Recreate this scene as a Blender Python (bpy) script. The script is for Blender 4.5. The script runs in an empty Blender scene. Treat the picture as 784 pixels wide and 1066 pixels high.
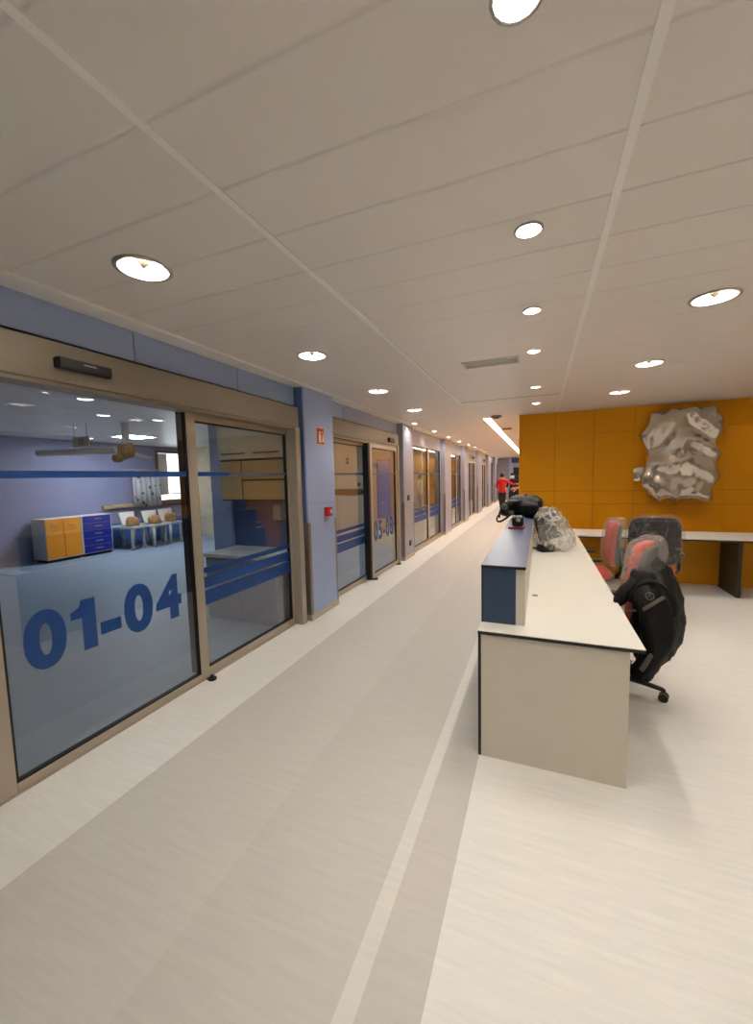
import bpy, bmesh, math, random
from math import pi, sin, cos, radians
from mathutils import Vector, Matrix, noise
random.seed(7)
SC = bpy.context.scene
COL = SC.collection

# ------------------------------------------------------------------ camera
F_PX, PITCH, YAW, ROLL, EYE = 416.5, 0.08585, -0.38876, -0.024255, 1.62
cam_data = bpy.data.cameras.new('camera')
cam = bpy.data.objects.new('camera', cam_data)
COL.objects.link(cam)
B0 = Matrix(((1, 0, 0), (0, 0, -1), (0, 1, 0)))
RZ = Matrix(((cos(YAW), -sin(YAW), 0), (sin(YAW), cos(YAW), 0), (0, 0, 1)))
RX = Matrix(((1, 0, 0), (0, cos(PITCH), -sin(PITCH)), (0, sin(PITCH), cos(PITCH))))
RR = Matrix(((cos(ROLL), -sin(ROLL), 0), (sin(ROLL), cos(ROLL), 0), (0, 0, 1)))
MC = RR @ RX @ B0 @ RZ
rot = Matrix((MC[0], -MC[1], -MC[2])).transposed()
cam.matrix_world = Matrix.Translation((0, 0, EYE)) @ rot.to_4x4()
cam_data.sensor_fit = 'HORIZONTAL'
cam_data.sensor_width = 36.0
cam_data.lens = F_PX / 784 * 36.0
cam_data.clip_start = 0.02
SC.camera = cam

# ------------------------------------------------------------------ daylight, exposure
world = bpy.data.worlds.new('World')
SC.world = world
world.use_nodes = True
world.node_tree.nodes['Background'].inputs[0].default_value = (0.88, 0.95, 1.0, 1)
world.node_tree.nodes['Background'].inputs[1].default_value = 1.4
SC.view_settings.view_transform = 'Standard'
SC.view_settings.look = 'None'
SC.view_settings.exposure = 1.32
SC.view_settings.gamma = 1.0
SC.view_settings.use_curve_mapping = False
LAMP_BIG, LAMP_SMALL, LAMP_LINE, LAMP_WARD = 345.0, 190.0, 12.0, 27.0

# ------------------------------------------------------------------ materials
def lin(c):
    return tuple(((v / 255) / 12.92 if v / 255 <= 0.04045 else ((v / 255 + 0.055) / 1.055) ** 2.4) for v in c)

def mat(name, rgb, rough=0.5, metal=0.0, var=0.0, scale=8.0, bump=0.0, spec=0.5, coat=0.0, stretch=None):
    m = bpy.data.materials.new(name)
    m.use_nodes = True
    nt = m.node_tree
    b = nt.nodes['Principled BSDF']
    c = lin(rgb)
    b.inputs['Base Color'].default_value = (*c, 1)
    b.inputs['Roughness'].default_value = rough
    b.inputs['Metallic'].default_value = metal
    b.inputs['Specular IOR Level'].default_value = spec
    b.inputs['Coat Weight'].default_value = coat
    if var > 0 or bump > 0:
        g = nt.nodes.new('ShaderNodeNewGeometry')
        mp = nt.nodes.new('ShaderNodeMapping')
        mp.inputs['Scale'].default_value = stretch or (1, 1, 1)
        nt.links.new(g.outputs['Position'], mp.inputs['Vector'])
        n = nt.nodes.new('ShaderNodeTexNoise')
        n.inputs['Scale'].default_value = scale
        n.inputs['Detail'].default_value = 4
        nt.links.new(mp.outputs['Vector'], n.inputs['Vector'])
        if var > 0:
            r = nt.nodes.new('ShaderNodeValToRGB')
            r.color_ramp.elements[0].position = 0.3
            r.color_ramp.elements[1].position = 0.7
            r.color_ramp.elements[0].color = (*[v * (1 - var) for v in c], 1)
            r.color_ramp.elements[1].color = (*[min(1, v * (1 + var)) for v in c], 1)
            nt.links.new(n.outputs['Fac'], r.inputs['Fac'])
            nt.links.new(r.outputs['Color'], b.inputs['Base Color'])
        if bump > 0:
            bp = nt.nodes.new('ShaderNodeBump')
            bp.inputs['Strength'].default_value = bump
            bp.inputs['Distance'].default_value = 0.02
            nt.links.new(n.outputs['Fac'], bp.inputs['Height'])
            nt.links.new(bp.outputs['Normal'], b.inputs['Normal'])
    return m

def emit(name, rgb, strength):
    m = bpy.data.materials.new(name)
    m.use_nodes = True
    nt = m.node_tree
    nt.nodes.remove(nt.nodes['Principled BSDF'])
    e = nt.nodes.new('ShaderNodeEmission')
    e.inputs[0].default_value = (*lin(rgb), 1)
    e.inputs[1].default_value = strength
    nt.links.new(e.outputs[0], nt.nodes['Material Output'].inputs[0])
    return m

def glass_mat(name, tint=(0.93, 0.95, 0.96), ior=2.3):
    m = bpy.data.materials.new(name)
    m.use_nodes = True
    nt = m.node_tree
    nt.nodes.remove(nt.nodes['Principled BSDF'])
    tr = nt.nodes.new('ShaderNodeBsdfTransparent')
    tr.inputs[0].default_value = (*tint, 1)
    gl = nt.nodes.new('ShaderNodeBsdfGlossy')
    gl.inputs['Roughness'].default_value = 0.0
    fr = nt.nodes.new('ShaderNodeFresnel')
    fr.inputs['IOR'].default_value = ior
    ge = nt.nodes.new('ShaderNodeNewGeometry')
    mu = nt.nodes.new('ShaderNodeMath'); mu.operation = 'SUBTRACT'
    mu.inputs[0].default_value = 1.0
    nt.links.new(ge.outputs['Backfacing'], mu.inputs[1])
    m2 = nt.nodes.new('ShaderNodeMath'); m2.operation = 'MULTIPLY'
    nt.links.new(fr.outputs[0], m2.inputs[0]); nt.links.new(mu.outputs[0], m2.inputs[1])
    mx = nt.nodes.new('ShaderNodeMixShader')
    nt.links.new(m2.outputs[0], mx.inputs[0])
    nt.links.new(tr.outputs[0], mx.inputs[1]); nt.links.new(gl.outputs[0], mx.inputs[2])
    nt.links.new(mx.outputs[0], nt.nodes['Material Output'].inputs[0])
    return m

def film_mat(name, haze=0.22, scale=14.0, glint=0.3):
    """thin crumpled polythene: mostly see-through, a little white scatter, bright creases"""
    m = bpy.data.materials.new(name)
    m.use_nodes = True
    nt = m.node_tree
    nt.nodes.remove(nt.nodes['Principled BSDF'])
    g = nt.nodes.new('ShaderNodeNewGeometry')
    n = nt.nodes.new('ShaderNodeTexNoise'); n.inputs['Scale'].default_value = scale
    n.inputs['Detail'].default_value = 3; n.inputs['Distortion'].default_value = 0.6
    nt.links.new(g.outputs['Position'], n.inputs['Vector'])
    bp = nt.nodes.new('ShaderNodeBump'); bp.inputs['Strength'].default_value = 1.0
    bp.inputs['Distance'].default_value = 0.05
    nt.links.new(n.outputs['Fac'], bp.inputs['Height'])
    tr = nt.nodes.new('ShaderNodeBsdfTransparent'); tr.inputs[0].default_value = (0.97, 0.97, 0.97, 1)
    df = nt.nodes.new('ShaderNodeBsdfDiffuse'); df.inputs[0].default_value = (0.8, 0.79, 0.76, 1)
    gl = nt.nodes.new('ShaderNodeBsdfGlossy'); gl.inputs['Roughness'].default_value = 0.16
    nt.links.new(bp.outputs[0], df.inputs['Normal']); nt.links.new(bp.outputs[0], gl.inputs['Normal'])
    r = nt.nodes.new('ShaderNodeMapRange')
    r.inputs[1].default_value = 0.35; r.inputs[2].default_value = 0.7
    r.inputs[3].default_value = haze * 0.7; r.inputs[4].default_value = haze * 1.35
    nt.links.new(n.outputs['Fac'], r.inputs[0])
    # glints of sharp creases, painted as whiter lines
    wv = nt.nodes.new('ShaderNodeMix'); wv.data_type = 'RGBA'; wv.inputs[0].default_value = 0.22
    nt.links.new(g.outputs['Position'], wv.inputs[6]); nt.links.new(n.outputs['Color'], wv.inputs[7])
    vo = nt.nodes.new('ShaderNodeTexVoronoi'); vo.feature = 'DISTANCE_TO_EDGE'; vo.inputs['Scale'].default_value = scale * 0.9
    cm = nt.nodes.new('ShaderNodeMapping'); cm.inputs['Rotation'].default_value = (0.5, 0.6, 0.3); cm.inputs['Scale'].default_value = (1.0, 1.3, 0.32)
    nt.links.new(wv.outputs[2], cm.inputs['Vector']); nt.links.new(cm.outputs[0], vo.inputs['Vector'])
    rc = nt.nodes.new('ShaderNodeMapRange'); rc.inputs[1].default_value = 0.0; rc.inputs[2].default_value = 0.055
    rc.inputs[3].default_value = glint; rc.inputs[4].default_value = 0.0
    nt.links.new(vo.outputs['Distance'], rc.inputs[0])
    ad = nt.nodes.new('ShaderNodeMath'); ad.operation = 'ADD'; ad.use_clamp = True
    nt.links.new(r.outputs[0], ad.inputs[0]); nt.links.new(rc.outputs[0], ad.inputs[1])
    m1 = nt.nodes.new('ShaderNodeMixShader')
    nt.links.new(ad.outputs[0], m1.inputs[0]); nt.links.new(tr.outputs[0], m1.inputs[1]); nt.links.new(df.outputs[0], m1.inputs[2])
    m2 = nt.nodes.new('ShaderNodeMixShader'); m2.inputs[0].default_value = 0.06
    nt.links.new(m1.outputs[0], m2.inputs[1]); nt.links.new(gl.outputs[0], m2.inputs[2])
    nt.links.new(m2.outputs[0], nt.nodes['Material Output'].inputs[0])
    return m

def floor_mat():
    m = bpy.data.materials.new('linoleum')
    m.use_nodes = True
    nt = m.node_tree; L = nt.links
    b = nt.nodes['Principled BSDF']
    b.inputs['Roughness'].default_value = 0.42
    b.inputs['Specular IOR Level'].default_value = 0.35
    g = nt.nodes.new('ShaderNodeNewGeometry')
    s = nt.nodes.new('ShaderNodeSeparateXYZ'); L.new(g.outputs['Position'], s.inputs[0])
    r = nt.nodes.new('ShaderNodeMapRange'); r.inputs[1].default_value = -4; r.inputs[2].default_value = 4
    L.new(s.outputs['X'], r.inputs[0])
    cr = nt.nodes.new('ShaderNodeValToRGB'); cr.color_ramp.interpolation = 'CONSTANT'
    pale, grey, grey2, stripe = lin((250, 247, 241)), lin((222, 217, 210)), lin((217, 212, 205)), lin((236, 232, 225))
    stops = [(-4, pale), (-2.02, grey), (-1.19, grey2), (-0.58, stripe), (-0.50, grey2), (-0.33, pale)]
    e = cr.color_ramp.elements
    e[0].position = 0; e[0].color = (*stops[0][1], 1)
    e[1].position = (stops[1][0] + 4) / 8; e[1].color = (*stops[1][1], 1)
    for x, c in stops[2:]:
        k = e.new((x + 4) / 8); k.color = (*c, 1)
    L.new(r.outputs[0], cr.inputs[0])
    mp = nt.nodes.new('ShaderNodeMapping'); mp.inputs['Scale'].default_value = (3, 40, 1)
    L.new(g.outputs['Position'], mp.inputs[0])
    n = nt.nodes.new('ShaderNodeTexNoise'); n.inputs['Scale'].default_value = 1.2; n.inputs['Detail'].default_value = 5
    L.new(mp.outputs[0], n.inputs['Vector'])
    r2 = nt.nodes.new('ShaderNodeMapRange'); r2.inputs[1].default_value = .3; r2.inputs[2].default_value = .7
    r2.inputs[3].default_value = .95; r2.inputs[4].default_value = 1.03
    L.new(n.outputs['Fac'], r2.inputs[0])
    mx = nt.nodes.new('ShaderNodeVectorMath'); mx.operation = 'SCALE'
    L.new(cr.outputs[0], mx.inputs[0]); L.new(r2.outputs[0], mx.inputs['Scale'])
    L.new(mx.outputs[0], b.inputs['Base Color'])
    return m

def ceiling_mat():
    m = bpy.data.materials.new('ceiling_planks')
    m.use_nodes = True
    nt = m.node_tree; L = nt.links
    b = nt.nodes['Principled BSDF']
    b.inputs['Roughness'].default_value = 0.38
    b.inputs['Base Color'].default_value = (*lin((240, 233, 226)), 1)
    g = nt.nodes.new('ShaderNodeNewGeometry')
    s = nt.nodes.new('ShaderNodeSeparateXYZ'); L.new(g.outputs['Position'], s.inputs[0])
    d = nt.nodes.new('ShaderNodeMath'); d.operation = 'MULTIPLY'; d.inputs[1].default_value = 1 / 0.3
    L.new(s.outputs['Y'], d.inputs[0])
    f = nt.nodes.new('ShaderNodeMath'); f.operation = 'FRACT'; L.new(d.outputs[0], f.inputs[0])
    r = nt.nodes.new('ShaderNodeValToRGB')
    e = r.color_ramp.elements
    e[0].position = 0.0; e[0].color = (0.35, 0.35, 0.35, 1)
    e[1].position = 0.035; e[1].color = (1, 1, 1, 1)
    k = e.new(0.965); k.color = (1, 1, 1, 1)
    k = e.new(1.0); k.color = (0.35, 0.35, 0.35, 1)
    L.new(f.outputs[0], r.inputs[0])
    bp = nt.nodes.new('ShaderNodeBump'); bp.inputs['Strength'].default_value = 0.6; bp.inputs['Distance'].default_value = 0.01
    L.new(r.outputs[0], bp.inputs['Height']); L.new(bp.outputs[0], b.inputs['Normal'])
    mx = nt.nodes.new('ShaderNodeMix'); mx.data_type = 'RGBA'; mx.blend_type = 'MULTIPLY'; mx.inputs[0].default_value = 0.12
    mx.inputs[6].default_value = (*lin((240, 233, 226)), 1)
    L.new(r.outputs[0], mx.inputs[7]); L.new(mx.outputs[2], b.inputs['Base Color'])
    return m

M = {}
M['floor'] = floor_mat()
M['ceiling'] = ceiling_mat()
M['white'] = mat('white_paint', (225, 219, 211), 0.5)
M['trim'] = mat('bright_trim', (252, 248, 243), 0.5)
M['lilac'] = mat('lilac_panel', (170, 189, 232), 0.4)
M['lilac_grey'] = mat('lilac_grey_panel', (164, 168, 188), 0.45)
M['lilac_dark'] = mat('blue_return_panel', (84, 110, 160), 0.45)  # lilac darkened for the shade on the pillar's side return
M['gap'] = mat('shadow_gap', (30, 28, 30), 0.8)
M['steel'] = mat('beige_anodised_metal', (186, 174, 157), 0.42, 0.25)
M['steel_dark'] = mat('stainless_guard', (150, 140, 128), 0.35, 0.7)
M['header'] = mat('beige_header', (136, 125, 110), 0.42, 0.2)  # frame beige darkened for the weaker light up near the ceiling
M['black'] = mat('black_plastic', (22, 21, 22), 0.45)
M['inner'] = mat('dark_bronze_post', (58, 54, 48), 0.5)
M['rubber'] = mat('black_gasket', (18, 18, 19), 0.6)
M['glass'] = glass_mat('door_glass')
M['vinyl'] = mat('blue_vinyl', (10, 66, 138), 0.45)
M['vinyl_pale'] = mat('greyed_vinyl', (92, 98, 116), 0.5)
M['beige'] = mat('beige_skirting', (200, 188, 172), 0.5)
M['yellow'] = mat('yellow_laminate', (230, 156, 4), 0.45, var=0.03, scale=1.5, spec=0.3)
M['cream'] = mat('cream_laminate', (214, 200, 172), 0.45)
M['ochre'] = mat('ochre_laminate', (190, 164, 116), 0.45)
M['brown'] = mat('brown_rail', (110, 86, 66), 0.5)
M['red'] = mat('red_plastic', (190, 20, 18), 0.4)
M['signred'] = mat('red_sign', (206, 50, 30), 0.5)
M['signwhite'] = mat('sign_white', (236, 226, 205), 0.5)
M['desk'] = mat('white_laminate', (243, 240, 231), 0.36)
M['deskside'] = mat('cream_white_panel', (228, 220, 205), 0.45)
M['edge'] = mat('dark_edge', (36, 30, 28), 0.5)
M['counter'] = mat('blue_grey_top', (99, 112, 142), 0.36, spec=0.4)
M['counter_front'] = mat('slate_blue_panel', (54, 75, 106), 0.4)
M['ring'] = mat('lamp_ring', (196, 190, 182), 0.3, 0.6)
M['reflector'] = mat('lamp_reflector', (240, 238, 232), 0.12, 0.9)
M['baffle'] = mat('lamp_baffle', (120, 116, 110), 0.6)
M['shield'] = mat('lamp_shield', (96, 84, 70), 0.7, spec=0.1)
M['bulb'] = emit('lamp_glow', (255, 248, 238), LAMP_BIG)
M['spot'] = emit('spot_glow', (255, 248, 236), LAMP_SMALL)
M['line'] = emit('linear_glow', (255, 249, 240), LAMP_LINE)
M['ward_glow'] = emit('ward_lamp_glow', (238, 246, 255), LAMP_WARD)
M['ward_floor'] = mat('blue_ward_floor', (136, 152, 168), 0.55, var=0.05, scale=2)
M['ward_wall'] = mat('lilac_ward_wall', (136, 139, 172), 0.5)
M['ward_blue'] = mat('blue_splash_panel', (70, 106, 168), 0.4)
M['drawer_blue'] = mat('royal_blue_front', (24, 40, 140), 0.4)
M['orange_front'] = mat('orange_front', (238, 150, 30), 0.45)
M['card'] = mat('brown_wrap', (160, 118, 66), 0.7, var=0.35, scale=18, bump=0.5)
M['grey_metal'] = mat('grey_enamel', (186, 188, 190), 0.4, 0.1)
M['chair_orange'] = mat('orange_fabric', (226, 66, 36), 0.8, var=0.08, scale=60)
M['chair_black'] = mat('black_fabric', (24, 24, 25), 0.8, var=0.2, scale=50)
M['shell'] = mat('grey_mesh_back', (96, 92, 86), 0.6, var=0.15, scale=40)
M['film'] = film_mat('clear_polythene', 0.17, 9, 0.16)
M['film_chair'] = film_mat('chair_polythene', 0.19, 8, 0.15)
M['film_dense'] = film_mat('milky_polythene', 0.26, 8, 0.5)
M['film_thin'] = film_mat('thin_polythene', 0.035, 9, 0.28)
M['jacket'] = mat('black_nylon', (9, 8, 9), 0.62, var=0.3, scale=20, bump=0.35, spec=0.2)
M['jacket_grey'] = mat('grey_reflective', (104, 96, 90), 0.6)
M['bag'] = mat('black_bag_fabric', (7, 7, 8), 0.42, var=0.3, scale=9, bump=0.3, spec=0.3)
M['bag_grey'] = mat('grey_bag_fabric', (120, 118, 112), 0.6)
M['foil'] = mat('crumpled_foil', (214, 207, 199), 0.22, 0.9, bump=0.3, scale=7)
M['skin'] = mat('skin', (186, 130, 102), 0.55)
M['hair'] = mat('dark_hair', (34, 26, 22), 0.6)
M['shirt_red'] = mat('red_shirt', (204, 22, 24), 0.75)
M['trouser'] = mat('dark_trousers', (32, 26, 30), 0.8)
M['black_cloth'] = mat('black_clothes', (24, 22, 26), 0.8)
M['shirt_yellow'] = mat('pale_yellow_shirt', (224, 196, 120), 0.75)
M['trouser_blue'] = mat('navy_trousers', (30, 36, 66), 0.8)
M['shoe'] = mat('shoe', (24, 22, 22), 0.5)
M['mask'] = mat('pale_mask', (226, 226, 228), 0.7)
M['poster'] = mat('pale_green_notice', (170, 196, 186), 0.6)
M['door_blue'] = mat('blue_door_leaf', (12, 128, 215), 0.45)
M['screen'] = mat('dark_screen', (40, 40, 42), 0.3)
M['silver'] = mat('silver_plastic', (176, 174, 172), 0.3, 0.5)

# ------------------------------------------------------------------ mesh helpers
def new_bm():
    return bmesh.new()

def box(bm, x0, x1, y0, y1, z0, z1):
    v = [bm.verts.new(p) for p in ((x0, y0, z0), (x1, y0, z0), (x1, y1, z0), (x0, y1, z0),
                                   (x0, y0, z1), (x1, y0, z1), (x1, y1, z1), (x0, y1, z1))]
    for f in ((0, 3, 2, 1), (4, 5, 6, 7), (0, 1, 5, 4), (1, 2, 6, 5), (2, 3, 7, 6), (3, 0, 4, 7)):
        bm.faces.new([v[i] for i in f])
    return v

def loft(bm, rings, seg=16, cap=True, p=2.0):
    """rings: (centre, axis_u, axis_v): closed superellipse sections joined in order"""
    prev = None
    first = None
    for c, u, w in rings:
        c, u, w = Vector(c), Vector(u), Vector(w)
        cur = []
        for i in range(seg):
            a = 2 * pi * i / seg
            ca, sa = cos(a), sin(a)
            k = (abs(ca) ** p + abs(sa) ** p) ** (-1 / p)
            cur.append(bm.verts.new(c + u * ca * k + w * sa * k))
        if prev:
            for i in range(seg):
                bm.faces.new((prev[i], prev[(i + 1) % seg], cur[(i + 1) % seg], cur[i]))
        else:
            first = cur
        prev = cur
    if cap:
        bm.faces.new(list(reversed(first)))
        bm.faces.new(prev)

def tube(bm, pts, rad, seg=10, cap=True):
    """round tube through points; rad number or list"""
    pts = [Vector(p) for p in pts]
    rr = rad if isinstance(rad, (list, tuple)) else [rad] * len(pts)
    rings = []
    up = None
    for i, p in enumerate(pts):
        d = (pts[min(i + 1, len(pts) - 1)] - pts[max(i - 1, 0)]).normalized()
        if up is None:
            up = Vector((0, 0, 1)) if abs(d.z) < 0.9 else Vector((1, 0, 0))
        u = d.cross(up).normalized()
        w = u.cross(d).normalized()
        up = w
        rings.append((p, u * rr[i], w * rr[i]))
    loft(bm, rings, seg, cap)

def cyl(bm, c, r, z0, z1, seg=20, r2=None):
    r2 = r if r2 is None else r2
    loft(bm, [((c[0], c[1], z0), (r, 0, 0), (0, r, 0)), ((c[0], c[1], z1), (r2, 0, 0), (0, r2, 0))], seg)

def superq(bm, c, s, e1=0.5, e2=0.5, nu=24, nv=14, fn=None):
    """superquadric lump, half sizes s; small e = boxy"""
    def pw(v, e):
        return math.copysign(abs(v) ** e, v)
    rows = []
    for j in range(nv + 1):
        ph = -pi / 2 + pi * j / nv
        row = []
        for i in range(nu):
            th = 2 * pi * i / nu
            q = Vector((pw(cos(ph), e1) * pw(cos(th), e2) * s[0], pw(cos(ph), e1) * pw(sin(th), e2) * s[1], pw(sin(ph), e1) * s[2]))
            if fn:
                q = fn(q)
            row.append(q + Vector(c))
        rows.append(row)
    vb = bm.verts.new(sum(rows[0], Vector()) / nu)
    vt = bm.verts.new(sum(rows[-1], Vector()) / nu)
    vr = [[bm.verts.new(q) for q in r] for r in rows[1:-1]]
    for i in range(nu):
        k = (i + 1) % nu
        bm.faces.new((vb, vr[0][k], vr[0][i]))
        bm.faces.new((vt, vr[-1][i], vr[-1][k]))
        for j in range(len(vr) - 1):
            bm.faces.new((vr[j][i], vr[j][k], vr[j + 1][k], vr[j + 1][i]))

def wrinkle(bm, amp, freq, seed=0.0):
    bm.normal_update()
    for v in bm.verts:
        q = v.co * freq + Vector((seed, seed * 1.7, -seed))
        v.co += v.normal * amp * (noise.noise(q) + 0.5 * noise.noise(q * 2.3))

def obj(name, bm, m, parent=None, smooth=False, bevel=0.0, loc=None, subsurf=0):
    me = bpy.data.meshes.new(name)
    bmesh.ops.recalc_face_normals(bm, faces=bm.faces)
    bm.to_mesh(me)
    bm.free()
    for mm in (m if isinstance(m, list) else [m]):
        me.materials.append(mm)
    if smooth:
        for p in me.polygons:
            p.use_smooth = True
    o = bpy.data.objects.new(name, me)
    COL.objects.link(o)
    if parent:
        o.parent = parent
    if loc:
        o.location = loc
    if bevel > 0:
        bv = o.modifiers.new('bevel', 'BEVEL')
        bv.width = bevel; bv.segments = 2; bv.limit_method = 'ANGLE'; bv.angle_limit = radians(40)
    if subsurf:
        ss = o.modifiers.new('subsurf', 'SUBSURF'); ss.levels = subsurf; ss.render_levels = subsurf
    return o

def bobj(name, m, parent, *boxes, bevel=0.0):
    bm = new_bm()
    for b in boxes:
        box(bm, *b)
    return obj(name, bm, m, parent, bevel=bevel)

def empty(name, loc=(0, 0, 0), rz=0.0):
    o = bpy.data.objects.new(name, None)
    o.empty_display_size = 0.1
    COL.objects.link(o)
    o.location = loc
    o.rotation_euler = (0, 0, rz)
    return o

def tag(o, label, cat, group=None):
    o['label'] = label; o['category'] = cat
    if group:
        o['group'] = group
    return o

def thing(name, label, cat, loc=(0, 0, 0), rz=0.0, group=None):
    return tag(empty(name, loc, rz), label, cat, group)

def struct(o, label=None):
    o['kind'] = 'structure'
    if label:
        o['label'] = label
    return o

def copy_tree(o, parent=None):
    c = o.copy(); COL.objects.link(c)
    if parent:
        c.parent = parent
    for ch in list(o.children):
        copy_tree(ch, c)
    return c

def text_mesh(name, s, size, m, parent, matrix, depth=0.003, bold=0.0, sx=1.0):
    cu = bpy.data.curves.new('lettering', 'FONT')
    cu.body = s; cu.size = size; cu.extrude = depth / 2; cu.offset = bold
    cu.align_x = 'CENTER'; cu.align_y = 'BOTTOM_BASELINE'
    t = bpy.data.objects.new('lettering', cu)
    COL.objects.link(t)
    dg = bpy.context.evaluated_depsgraph_get()
    me = bpy.data.meshes.new_from_object(t.evaluated_get(dg))
    bpy.data.objects.remove(t); bpy.data.curves.remove(cu)
    me.name = name
    me.transform(matrix @ Matrix.Diagonal((sx, 1, 1, 1)))
    me.materials.clear(); me.materials.append(m)
    o = bpy.data.objects.new(name, me); COL.objects.link(o)
    if parent:
        o.parent = parent
    return o

def wall_text_matrix(x, y, z):           # reads from the corridor: right = +Y, up = +Z, facing +X
    return Matrix(((0, 0, 1, x), (1, 0, 0, y), (0, 1, 0, z), (0, 0, 0, 1)))

def front_text_matrix(x, y, z):          # facing -Y
    return Matrix(((1, 0, 0, x), (0, 0, -1, y), (0, 1, 0, z), (0, 0, 0, 1)))

CEIL = 2.645
XG, XH, XP = -2.527, -2.43, -2.40        # glass plane, header face, pillar face

# ================================================================== SHELL
YB, YE = -2.6, 27.0
bm = new_bm(); box(bm, -2.55, 4.2, YB, YE, -0.12, 0.0)
struct(obj('floor', bm, M['floor']))
bm = new_bm(); box(bm, -10.3, -2.55, YB, 9.15, -0.12, -0.001)
struct(obj('floor_ward', bm, M['ward_floor']))
bm = new_bm(); box(bm, -6.0, -2.55, 9.15, YE, -0.12, -0.001)
struct(obj('floor_rooms', bm, M['floor']))

BIG = [(-1.77, 1.45), (-1.766, 2.98), (-1.79, 4.52), (-1.8, 6.03), (0.955, 1.55), (0.955, 3.08), (0.954, 4.63), (0.94, 6.08),
       (-1.77, -0.1), (0.955, 0.0), (2.6, 3.08), (2.6, 4.63), (2.6, 1.55), (2.6, 6.08)]
SMALL = [(-0.055, 1.9), (-0.057, 2.80), (-0.061, 3.70), (-0.061, 5.21), (-0.062, 6.39), (-0.055, 1.0)]
SMALL += [(-2.25, 7.54 + 1.555 * i) for i in range(12)]
WARD = [(-5.05, 3.22), (-6.02, 4.08), (-5.78, 4.81), (-9.3, 5.95), (-4.0, 2.2), (-4.2, 6.0), (-4.3, 7.9), (-5.2, 7.9), (-3.3, 5.3), (-3.4, 7.9), (-4.2, 7.0), (-5.2, 7.0), (-3.4, 7.0), (-3.2, 3.0)]  # entries past the seen ones are unseen lamps added to brighten the ward
R_BIG, R_SMALL, R_WARD = 0.112, 0.052, 0.085

def ring_pts(c, r, n):
    return [(c[0] + r * cos(2 * pi * i / n), c[1] + r * sin(2 * pi * i / n), CEIL) for i in range(n)]

bm = new_bm()
edges = []
def add_loop(pts):
    vs = [bm.verts.new(p) for p in pts]
    for i in range(len(vs)):
        edges.append(bm.edges.new((vs[i], vs[(i + 1) % len(vs)])))
add_loop([(-10.3, YB, CEIL), (4.2, YB, CEIL), (4.2, YE, CEIL), (-10.3, YE, CEIL)])
for c in BIG: add_loop(ring_pts(c, R_BIG, 24))
for c in SMALL: add_loop(ring_pts(c, R_SMALL, 16))
for c in WARD: add_loop(ring_pts(c, R_WARD, 16))
LX0, LX1, LY0, LY1 = -0.97, -0.845, 7.62, 25.5
add_loop([(LX0, LY0, CEIL), (LX1, LY0, CEIL), (LX1, LY1, CEIL), (LX0, LY1, CEIL)])
PX0, PX1, PY0, PY1 = -8.65, -8.05, 6.0, 6.6
add_loop([(PX0, PY0, CEIL), (PX1, PY0, CEIL), (PX1, PY1, CEIL), (PX0, PY1, CEIL)])
VX0, VX1, VY0, VY1 = -0.66, -0.20, 3.80, 3.99
add_loop([(VX0, VY0, CEIL), (VX1, VY0, CEIL), (VX1, VY1, CEIL), (VX0, VY1, CEIL)])
bmesh.ops.triangle_fill(bm, edges=edges, use_beauty=True, use_dissolve=False)
bmesh.ops.recalc_face_normals(bm, faces=bm.faces)
struct(obj('ceiling', bm, M['ceiling']))
bm = new_bm()
box(bm, -10.3, 4.2, YB, YE, CEIL + 0.2, CEIL + 0.3)
struct(obj('ceiling_slab', bm, M['white']))
# joints between the runs of ceiling planks
struct(bobj('trim_1', M['trim'], None, (-1.08, -1.05, YB, YE, CEIL - 0.004, CEIL + 0.02)))
struct(bobj('trim_2', M['trim'], None, (0.235, 0.265, YB, 7.44, CEIL - 0.004, CEIL + 0.02)))
struct(bobj('trim_3', M['gap'], None, (-1.06, 0.23, 5.80, 5.81, CEIL - 0.002, CEIL + 0.02)))
# perimeter strip where the ceiling meets the glazed wall
struct(bobj('trim_4', M['trim'], None, (-2.56, -2.36, YB, YE, CEIL - 0.018, CEIL + 0.02)))
# yellow wall perimeter strip
struct(bobj('trim_5', M['white'], None, (-0.36, 4.2, 7.385, 7.46, CEIL - 0.012, CEIL + 0.02)))

# yellow panelled block behind the reception desk
yb = struct(empty('wall_front'), 'yellow laminate panelled wall behind the reception desk')
bobj('backing', M['gap'], yb, (-0.335, 4.2, 7.452, 7.60, 0.0, CEIL), (-0.335, -0.2, 7.60, YE, 0.0, CEIL))
bm = new_bm()
xs = [-0.345, 0.225, 0.803, 1.372, 1.947, 2.522, 3.1, 3.675, 4.2]
for i in range(len(xs) - 1):
    zs = [0.06, 1.102, 1.316, 2.64]
    if i % 3 == 2:
        zs = [0.06, 1.102, 1.316, 2.256, 2.64]
    for a, b in zip(zs[:-1], zs[1:]):
        box(bm, xs[i] + 0.002, xs[i + 1] - 0.002, 7.44, 7.462, a + 0.002, b - 0.002)
y = 7.464
while y < YE - 1:
    for a, b in zip([0.06, 1.102, 1.316], [1.102, 1.316, 2.64]):
        box(bm, -0.345, -0.325, y + 0.002, y + 1.148, a + 0.002, b - 0.002)
    y += 1.15
obj('panels', bm, M['yellow'], yb)
bobj('plinth', M['gap'], yb, (-0.33, 4.2, 7.45, 7.47, 0, 0.06), (-0.335, -0.33, 7.47, YE, 0, 0.06))

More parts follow.
